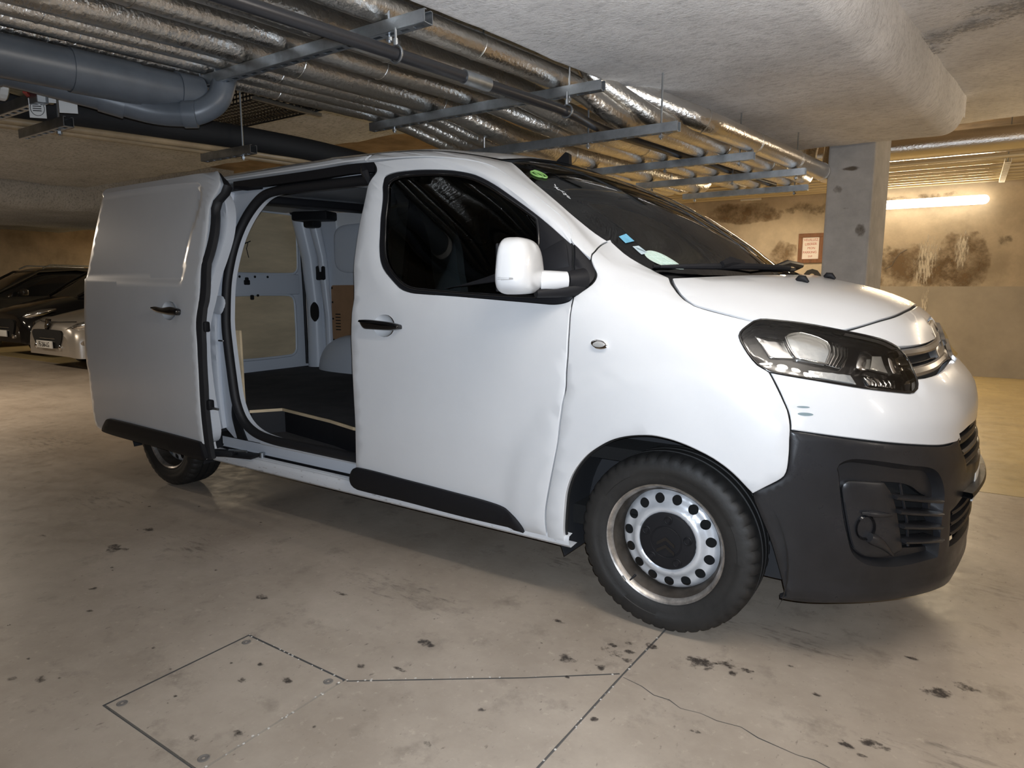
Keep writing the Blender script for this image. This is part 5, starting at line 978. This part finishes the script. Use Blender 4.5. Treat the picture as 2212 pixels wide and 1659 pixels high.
# rear doors from inside
rd = vm(MB().box((-4.005,0,1.2),(.03,1.60,1.36)), 'rear_door', M_vin)
def rplate(name, y0, y1, z0, z1, m, x=-3.984, r=.04, th=.008, par=None):
    P = resample([(y0+r,z0),(y1-r,z0),(y1,z0+r),(y1,z1-r),(y1-r,z1),(y0+r,z1),(y0,z1-r),(y0,z0+r)], .03); return vm(MB().prism([tuple(p) for p in P], th, frame((x,0,0),(0,1,0),(0,0,1))), name, m, rd)
rplate('plywood_panel', -.05, .705, 1.370, 1.845, M_ply); rplate('plywood_panel', .02, .655, .675, 1.17, M_ply)
def ring(name, y0, y1, z0, z1, r, w_, m, x):
    P = resample([(y0+r,z0),(y1-r,z0),(y1,z0+r),(y1,z1-r),(y1-r,z1),(y0+r,z1),(y0,z1-r),(y0,z0+r)], .03); return vm(MB().tube([Vector((x,p[0],p[1])) for p in P]+[Vector((x,*P[0]))], w_, 8, cap=False), name, m, rd, 60)
ring('panel_surround', -.06, .715, 1.36, 1.855, .05, .012, M_vin, -3.982); ring('panel_surround', .01, .668, .665, 1.18, .05, .012, M_vin, -3.982)
vm(MB().box((-3.98,.30,1.27),(.03,.85,.17),bev=.012), 'door_rail', M_vin, rd)
vm(MB().tube([(-3.965,.765,.58),(-3.965,.765,1.2),(-3.965,.755,1.6),(-3.965,.73,1.78),(-3.965,.66,1.875)], .013, 8), 'rear_seal', M_seal, rd, 60)
for y,z,a in ((.20,1.285,.05),(.20,1.305,.03),(.24,1.165,.03)): vm(MB().box((-3.958,y,z),(.02,a,.04),bev=.008), 'rail_cutout', M_void, rd)
for y,z in ((.28,1.33),(.40,1.33),(.14,1.33),(.30,1.18)): vm(MB().lathe([(0,-.004),(.010,-.004),(.010,.004),(0,.004)], 12, Matrix.Translation((-3.966,y,z)) @ Matrix.Rotation(math.pi/2,4,'Z')), 'rail_hole', M_void, rd)
vm(MB().tube([(-3.95,.05,1.55),(-3.94,.14,1.57),(-3.94,.24,1.61)],.004,6).tube([(-3.945,.22,1.595),(-3.94,.20,1.55),(-3.945,.22,1.48)],.003,6), 'loose_wire', M_trim, rd)
# loose board against the right side, roof lining with dark cross member
vm(MB().box((-3.04,-.772,.78),(.80,.014,.44),bev=.002), 'loose_side_board', M_ply); vm(MB().box((-3.3,-.81,1.15),(1.0,.03,1.24)), 'right_inner_wall', M_vin)
rl = vm(MB().box((-2.7,0,1.868),(2.6,1.22,.012)), 'roof_lining', mat('roof_inner', (.40,.42,.45), .5))
vm(MB().box((-2.98,.10,1.815),(.16,1.10,.05),Matrix.Rotation(-.25,3,'Z'),bev=.012).box((-3.50,.52,1.80),(.32,.16,.07),Matrix.Rotation(.3,3,'Z'),bev=.015).box((-3.60,.58,1.76),(.12,.10,.08),bev=.02), 'roof_cross_member', M_trim, rl)
vm(MB().box((-2.1,.15,1.84),(.10,1.1,.035),bev=.01), 'roof_bow', M_vin, rl)
vm(MB().prism([(-.80,.45),(.80,.45),(.80,1.1),(.70,1.70),(.60,1.84),(-.60,1.84),(-.70,1.70),(-.80,1.1)], .03, frame((-1.37,0,0),(0,1,0),(0,0,1))), 'bulkhead', mat('bulkhead_grey', (.10,.105,.11), .7))
# --- underside, wheel arches, cab
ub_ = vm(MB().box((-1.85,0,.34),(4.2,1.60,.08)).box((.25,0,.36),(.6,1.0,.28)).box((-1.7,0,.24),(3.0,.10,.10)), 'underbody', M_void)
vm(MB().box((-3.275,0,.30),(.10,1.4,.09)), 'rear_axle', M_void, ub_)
def liner(cx, sg):
    V = []; F = []; R = [.425,.42,.415]; n = 30
    for y in (-.915,-.80,-.66):
        for i in range(n+1): a = math.radians(-20+220*i/n); V.append((cx+.425*math.cos(a), y*sg, max(.20,.333+.425*math.sin(a))))
    F = [(k*(n+1)+i,k*(n+1)+i+1,(k+1)*(n+1)+i+1,(k+1)*(n+1)+i) for k in range(2) for i in range(n)]+[tuple(2*(n+1)+i for i in range(n+1))]
    return vm(MB().add(V,F), 'wheel_arch_liner', mat('arch_liner',(.02,.021,.024),.7) if 'arch_liner' not in bpy.data.materials else bpy.data.materials['arch_liner'], None, 50)
for cx in (0,-3.275):
    for sg in (1,-1): liner(cx, sg)
cab = vm(MB().box((-.62,0,.62),(1.46,1.66,.05)), 'cab_floor', M_void)
db = [(-.05,.95),(-.35,.98),(-.42,1.05),(-.36,1.18),(-.20,1.225),(-.06,1.22),(-.02,.95)]
vm(MB().prism(db, 1.42, frame((0,.71,0),(1,0,0),(0,0,1))), 'dashboard', M_seat, cab)
for y in (-.50,-.13,.48):
    se = vm(MB().box((-.98,y,.86),(.48,.42,.16),bev=.05), 'cab_seat', M_seat, None)
    vm(MB().box((-1.21,y,1.18),(.14,.42,.58),Matrix.Rotation(-.16,3,'Y'),bev=.05), 'seat_back', M_seat, se); vm(MB().box((-1.27,y,1.56),(.09,.26,.19),Matrix.Rotation(-.12,3,'Y'),bev=.04), 'headrest', M_seat, se)
vm(MB().tube([Vector((-.47,.45,1.13))+Matrix.Rotation(math.radians(-28),3,'Y') @ Vector((0,.19*math.cos(t),.19*math.sin(t))) for t in np.linspace(0,2*math.pi,33)],.016,8,cap=False).box((-.45,.45,1.12),(.05,.34,.05),Matrix.Rotation(math.radians(-28),3,'Y'),bev=.02), 'steering_wheel', M_trim, cab)
vp('left_body_side', [(-1.2,.30,1),(-1.35,1.30),(-1.30,1.75),(-1.9,1.86),(-5.2,1.86,1),(-5.25,.30,1)], M_van, None, step=.12, th=.01, disp=lambda s,z: 0*s, holes=[[(-1.45,1.30),(-1.42,1.55),(-1.75,1.74),(-2.05,1.74),(-2.10,1.30)]])
vp('left_window_glass', [(-1.43,1.285),(-1.40,1.56),(-1.74,1.76),(-2.07,1.76),(-2.12,1.285)], M_glassS, None, off=-.008, th=0, gap=0, lip=0, step=.1, disp=lambda s,z: 0*s)
vp('left_front_wing', mir(GM['fender']), M_van, None, step=.08, k=1.15)
vp('rear_body_end', [(5.2,.30,1),(5.2,1.86,1),(6.39,1.86,1),(6.39,.30,1)], M_van, None, step=.15, th=.01, disp=lambda s,z: 0*s)
# --- wheels
def arc(r0, y0, pts): return pts
def make_wheel():
    wl = empty('wheel', (0,0,0)); n = 180; V = []; F = []
    # section from inner bead over the tread to the outer bead (radius, y), y=0 wheel plane, outer face at -.1075
    prof = [(.205,.075),(.225,.088),(.262,.102),(.295,.106),(.316,.100),(.326,.088),(.3315,.070),(.3322,.052),(.3225,.050),(.3225,.044),(.3335,.042),(.3340,.010),(.3240,.008),(.3240,.001),(.3340,-.001),(.3338,-.034),(.3230,-.036),(.3230,-.042),(.3330,-.044),(.3318,-.064),(.3290,-.080),(.3225,-.0915),(.3140,-.0995),(.300,-.1045),(.285,-.1070),(.268,-.1068),(.266,-.1055),(.250,-.1040),(.233,-.0985),(.2225,-.0930),(.214,-.086)]
    k = len(prof)
    for i in range(n):
        a = 2*math.pi*i/n
        for j, (r, y) in enumerate(prof):
            sh = 19 <= j <= 22; ins = 3 <= j <= 6
            if (sh and i % 4 == 0) or (ins and i % 4 == 2): r -= .0075
            if j in (24,25) and i % 60 < 14: y -= .0012
            V.append((r*math.cos(a), y, r*math.sin(a)))
    for i in range(n):
        for j in range(k-1): F.append((i*k+j, i*k+j+1, ((i+1)%n)*k+j+1, ((i+1)%n)*k+j))
    mesh('tyre', V, F, M_tyre, wl, 35)
    MB().lathe([(.198,.08),(.2,-.055),(.205,-.078),(.213,-.0885),(.2185,-.0955),(.2215,-.0965),(.2225,-.093),(.218,-.085)][::-1], 96).build('rim_flange', M_rimd, wl, 50)
    MB().lathe([(.204,-.075),(.196,-.06),(.191,-.035),(.188,.02),(.186,.09)][::-1], 96).build('rim_barrel', mat('dark_barrel',(.085,.072,.06),.5,.6,var=.4,vscale=18), wl, 50)  # barrel coloured darker than the flange and disc
    # pressed disc with fifteen round holes
    out = np.array([(.189*math.cos(t),.189*math.sin(t)) for t in np.linspace(0,2*np.pi,120,endpoint=False)]); inn = np.array([(.100*math.cos(t),.100*math.sin(t)) for t in np.linspace(0,2*np.pi,72,endpoint=False)])
    hs = [np.array([(.1575*math.cos(a)+.0185*math.cos(t)*1.0, .1575*math.sin(a)+.0185*math.sin(t)) for t in np.linspace(0,2*np.pi,20,endpoint=False)]) for a in [2*math.pi*(q+.35)/15 for q in range(15)]]
    Vd, Fd = triangulate([out], [inn]+hs, .011); R = np.hypot(Vd[:,0],Vd[:,1]); yy = np.interp(R,[.10,.108,.118,.128,.138,.150,.168,.180,.189],[-.040,-.052,-.0565,-.052,-.041,-.036,-.034,-.027,-.008])
    Fd = [f if np.cross(Vd[f[1]]-Vd[f[0]],Vd[f[2]]-Vd[f[0]]) > 0 else f[::-1] for f in Fd]
    d_ = mesh('wheel_disc', [(x,y,z) for (x,z),y in zip(Vd,yy)], [f for f in Fd], M_rim, wl, 50)
    for a in [2*math.pi*(q+.35)/15 for q in range(15)][:0]: pass
    MB().lathe([(.19,.03),(.05,.035),(0,.035)], 40).build('brake_drum', M_void, wl)
    cap = MB().lathe([(.108,-.038),(.107,-.052),(.102,-.0585),(.085,-.062),(.060,-.063),(.0585,-.0610),(.0555,-.0610),(.054,-.063),(0,-.0645)], 60).build('hub_cap', M_trim, wl, 40)
    for q in range(5):
        a = math.radians(90+72*q-4); c = Vector((.083*math.cos(a), -.060, .083*math.sin(a)))
        MB().lathe([(.017,.004),(.016,-.004),(.0135,-.0062),(.0115,-.0045),(.0095,-.0045),(.008,-.0075),(0,-.0078)], 18, Matrix.Translation(c)).build('bolt_cap', M_trim, wl, 40)
    for zc in (.020,-.008):
        mb = MB()
        for sg in (1,-1): mb.prism([(0,0),(.034,-.024),(.034,-.036),(0,-.013)] if sg > 0 else [(0,0),(0,-.013),(-.034,-.036),(-.034,-.024)], .004, frame((0,-.0640,zc),(1,0,0),(0,0,1)))
        mb.build('chevron_mark', M_gloss, wl)
    MB().tube([(-.115,-.060,-.155),(-.128,-.085,-.172)],.0045,8).build('valve_stem', M_trim, wl)
    MB().box((-.148,-.093,-.165),(.022,.006,.010),Matrix.Rotation(.8,3,'Y')).build('balance_weight', M_steel, wl)
    return wl
w0 = make_wheel()
def place_wheel(w_, x, y, rz, roll, flip=False):
    w_.parent = van; w_.matrix_parent_inverse = Matrix.Identity(4); w_.location = (x+1.6, y, .333); w_.rotation_euler = (0, roll, rz)
place_wheel(w0, 0, -.812, 0, .0)
for x, y, rz, ro in ((-3.275,-.812,0,.5),(0,.812,math.pi,.2),(-3.275,.812,math.pi,.9)):
    place_wheel(copy_tree(w0), x, y, rz, ro)

# ------------------------------------------------------------------ cars parked far left
M_cg = mat('car_window_dark', (.012,.013,.015), .08, coat=.5)
def loft(st, pz, n=17):
    """stations of (v, half width, z low, z high); rounded cross sections"""
    V = []; F = []
    for v, w_, z0, z1 in st:
        for i in range(n):
            a = math.pi*i/(n-1); c = math.cos(a); s_ = math.sin(a)
            V.append((math.copysign(abs(c)**pz, c)*w_, v, z0+(z1-z0)*abs(s_)**(pz*1.1)))
    for k in range(len(st)-1):
        for i in range(n-1): F.append((k*n+i, k*n+i+1, (k+1)*n+i+1, (k+1)*n+i))
    F += [tuple(range(n)), tuple((len(st)-1)*n+i for i in range(n))[::-1]]
    return V, F
def smooth_st(st, m_=6):
    A = np.array(st, float); t = np.arange(len(A)); q = np.linspace(0, len(A)-1, (len(A)-1)*m_+1)
    return np.stack([pchip(t, A[:,c], q) for c in range(4)], 1)
def car(loc, label, paint, kind):
    o = empty('parked_car', loc); tag(o, label, 'car', 'cars parked at the far left')
    def pt(mb, nm, m, par=o, sm=45): return mb.build(nm, m, par, sm)
    suv = kind != 'hatch'; k = 1.13 if suv else 1.0; W = .90 if suv else .86; zb = .26 if suv else .20
    hz = [(0,.66,zb+.02,.56*k),(.05,.76,zb,.68*k),(.18,.82,zb-.01,.76*k),(.55,.86,zb,.86*k),(1.1,W,zb,.96*k),(1.7,W,zb,.98*k),(3.2,W,zb,.99*k),(3.9,W*.97,zb,.97*k),(4.15,W*.9,zb+.05,.9*k),(4.25,W*.8,zb+.1,.7*k)]
    V, F = loft(smooth_st(hz), .42, 25); body = pt(MB().add(V,F), 'body', paint)
    cz = [(.95,.60,.90*k,.93*k),(1.30,.68,.90*k,1.12*k),(1.75,.69,.92*k,1.36*k),(2.2,.66,.92*k,1.46*k),(3.0,.65,.92*k,1.47*k),(3.6,.64,.92*k,1.36*k),(4.05,.62,.9*k,1.0*k)]
    V, F = loft(smooth_st(cz), .40, 21); cabn = pt(MB().add(V,F), 'glasshouse', M_cg)
    rz = [(1.85,.60,1.375*k,1.408*k),(2.2,.62,1.43*k,1.478*k),(3.0,.61,1.44*k,1.488*k),(3.65,.60,1.33*k,1.368*k)]
    V, F = loft(smooth_st(rz), .5, 15); pt(MB().add(V,F), 'roof_panel', paint)
    for sg in (1,-1):
        pt(MB().tube([(sg*.60,1.0,.95*k),(sg*.67,1.4,1.17*k),(sg*.655,1.85,1.395*k),(sg*.64,2.6,1.445*k),(sg*.62,3.6,1.35*k)], .026, 8), 'roof_pillar', paint, o, 60)
        if suv: pt(MB().tube([(sg*.60,1.95,1.45*k),(sg*.60,2.1,1.52*k),(sg*.60,3.3,1.51*k),(sg*.60,3.45,1.44*k)], .016, 8), 'roof_rail', M_steel if kind == 'estate' else M_gloss, o, 60)
        m_ = pt(MB().add(*sup((sg*(W+.08),1.42,1.0*k),(.10,.07,.075),(.6,.6),16,10)), 'door_mirror', paint)
        pt(MB().tube([(sg*.55,.05,.615*k),(sg*.70,.14,.66*k),(sg*.80,.32,.71*k),(sg*.83,.52,.755*k)], [.012,.055,.06,.018], 12), 'headlamp', M_refl, o, 60)
        pt(MB().tube([(sg*.54,.035,.618*k),(sg*.70,.118,.665*k),(sg*.815,.31,.718*k),(sg*.845,.53,.762*k)], [.010,.040,.050,.012], 12), 'headlamp_lens', glass('car_lamp_lens',(.9,.9,.9)) if 'car_lamp_lens' not in bpy.data.materials else bpy.data.materials['car_lamp_lens'], o, 60)
        pt(MB().tube([(sg*.60,.035,.40*k),(sg*.80,.16,.42*k)], [.05,.04], 12), 'bumper_insert', M_steel if suv else paint, o, 60)
        pt(MB().lathe([(0,-.03),(.030,-.03),(.042,-.02),(.046,.03)], 20, Matrix.Translation((sg*.40,.0,.345*k))), 'fog_lamp', M_chrome)
        for y in (.82, 3.45):
            wl = pt(MB().lathe([(.17,.09),(.24,.11),(.31,.09),(.318,0),(.31,-.09),(.24,-.11),(.20,-.10)], 40, Matrix.Translation((sg*(W-.10),y,.318))), 'wheel', M_tyre)
            pt(MB().lathe([(0,.11),(.08,.10),(.19,.105),(.205,.09),(.205,-.09),(.19,-.105),(.08,-.10),(0,-.11)], 30, Matrix.Translation((sg*(W-.10),y,.318))), 'hub', M_rim, wl)
    # mouth, bars, plate, badge
    P = resample([(-.42,.60*k),(.42,.60*k),(.50,.54*k),(.42,.40*k),(.30,.335*k),(-.30,.335*k),(-.42,.40*k),(-.50,.54*k)], .03)
    gm = pt(MB().prism([tuple(p) for p in P], .06, frame((0,.042,0),(1,0,0),(0,0,1))), 'grille_mouth', M_void)
    for z in (.43,.475): pt(MB().tube([(-.38,.0,z*k),(0,-.035,z*k),(.38,.0,z*k)], .008, 6), 'grille_bar', M_chrome, gm, 60)
    pl_ = pt(MB().box((0,-.055,.385*k),(.52,.02,.112),bev=.004), 'number_plate', bpy.data.materials['white_plate'])
    if kind == 'hatch':
        text('plate_text', 'FE-266-LG', .105, frame((0,-.0665,.383),(1,0,0),(0,0,1)), M_black, pl_, .001, .80, .0008)
        sh = pt(MB().prism([(-.075,.075),(.075,.075),(.062,-.05),(.035,-.085),(-.035,-.085),(-.062,-.05)], .02, frame((0,.022,.69),(1,0,0),(0,.25,1))), 'badge_shield', M_gloss)
        lion = [(-.030,-.06),(-.012,-.06),(-.006,-.028),(.012,-.06),(.032,-.06),(.018,-.022),(.022,.004),(.042,.000),(.044,.012),(.022,.022),(.038,.034),(.036,.046),(.012,.042),(.004,.060),(-.022,.060),(-.034,.044),(-.022,.020),(-.040,.012),(-.046,-.010),(-.034,-.012),(-.028,-.002),(-.016,-.012),(-.022,-.034)]
        pt(MB().prism([(x*1.05,y*1.05) for x,y in lion], .006, frame((0,.0005,.69),(1,0,0),(0,.25,1))), 'lion_badge', M_chrome, sh)
        pt(MB().tube([(-.62,.15,.735),(-.3,.055,.725),(0,.035,.722),(.3,.055,.725),(.62,.15,.735)], .006, 6), 'bonnet_seam', M_void, o, 60)
    return o
M_silver = mat('silver_car_paint', (.46,.43,.39), .30, .55, coat=.5); M_blackcar = mat('black_car_paint', (.008,.008,.009), .12, coat=.6); M_greycar = mat('dark_grey_car_paint', (.05,.048,.045), .25, .3, coat=.5)
car((-10.72, 1.40, 0), 'silver hatchback with a white number plate parked beside the sliding door edge', M_silver, 'hatch')
car((-13.35, 1.75, 0), 'black car with pale fog lamp surrounds parked left of the silver hatchback', M_blackcar, 'suv')
car((-16.5, 1.5, 0), 'dark car with a pale roof rail, farthest left behind the black car', M_greycar, 'estate')
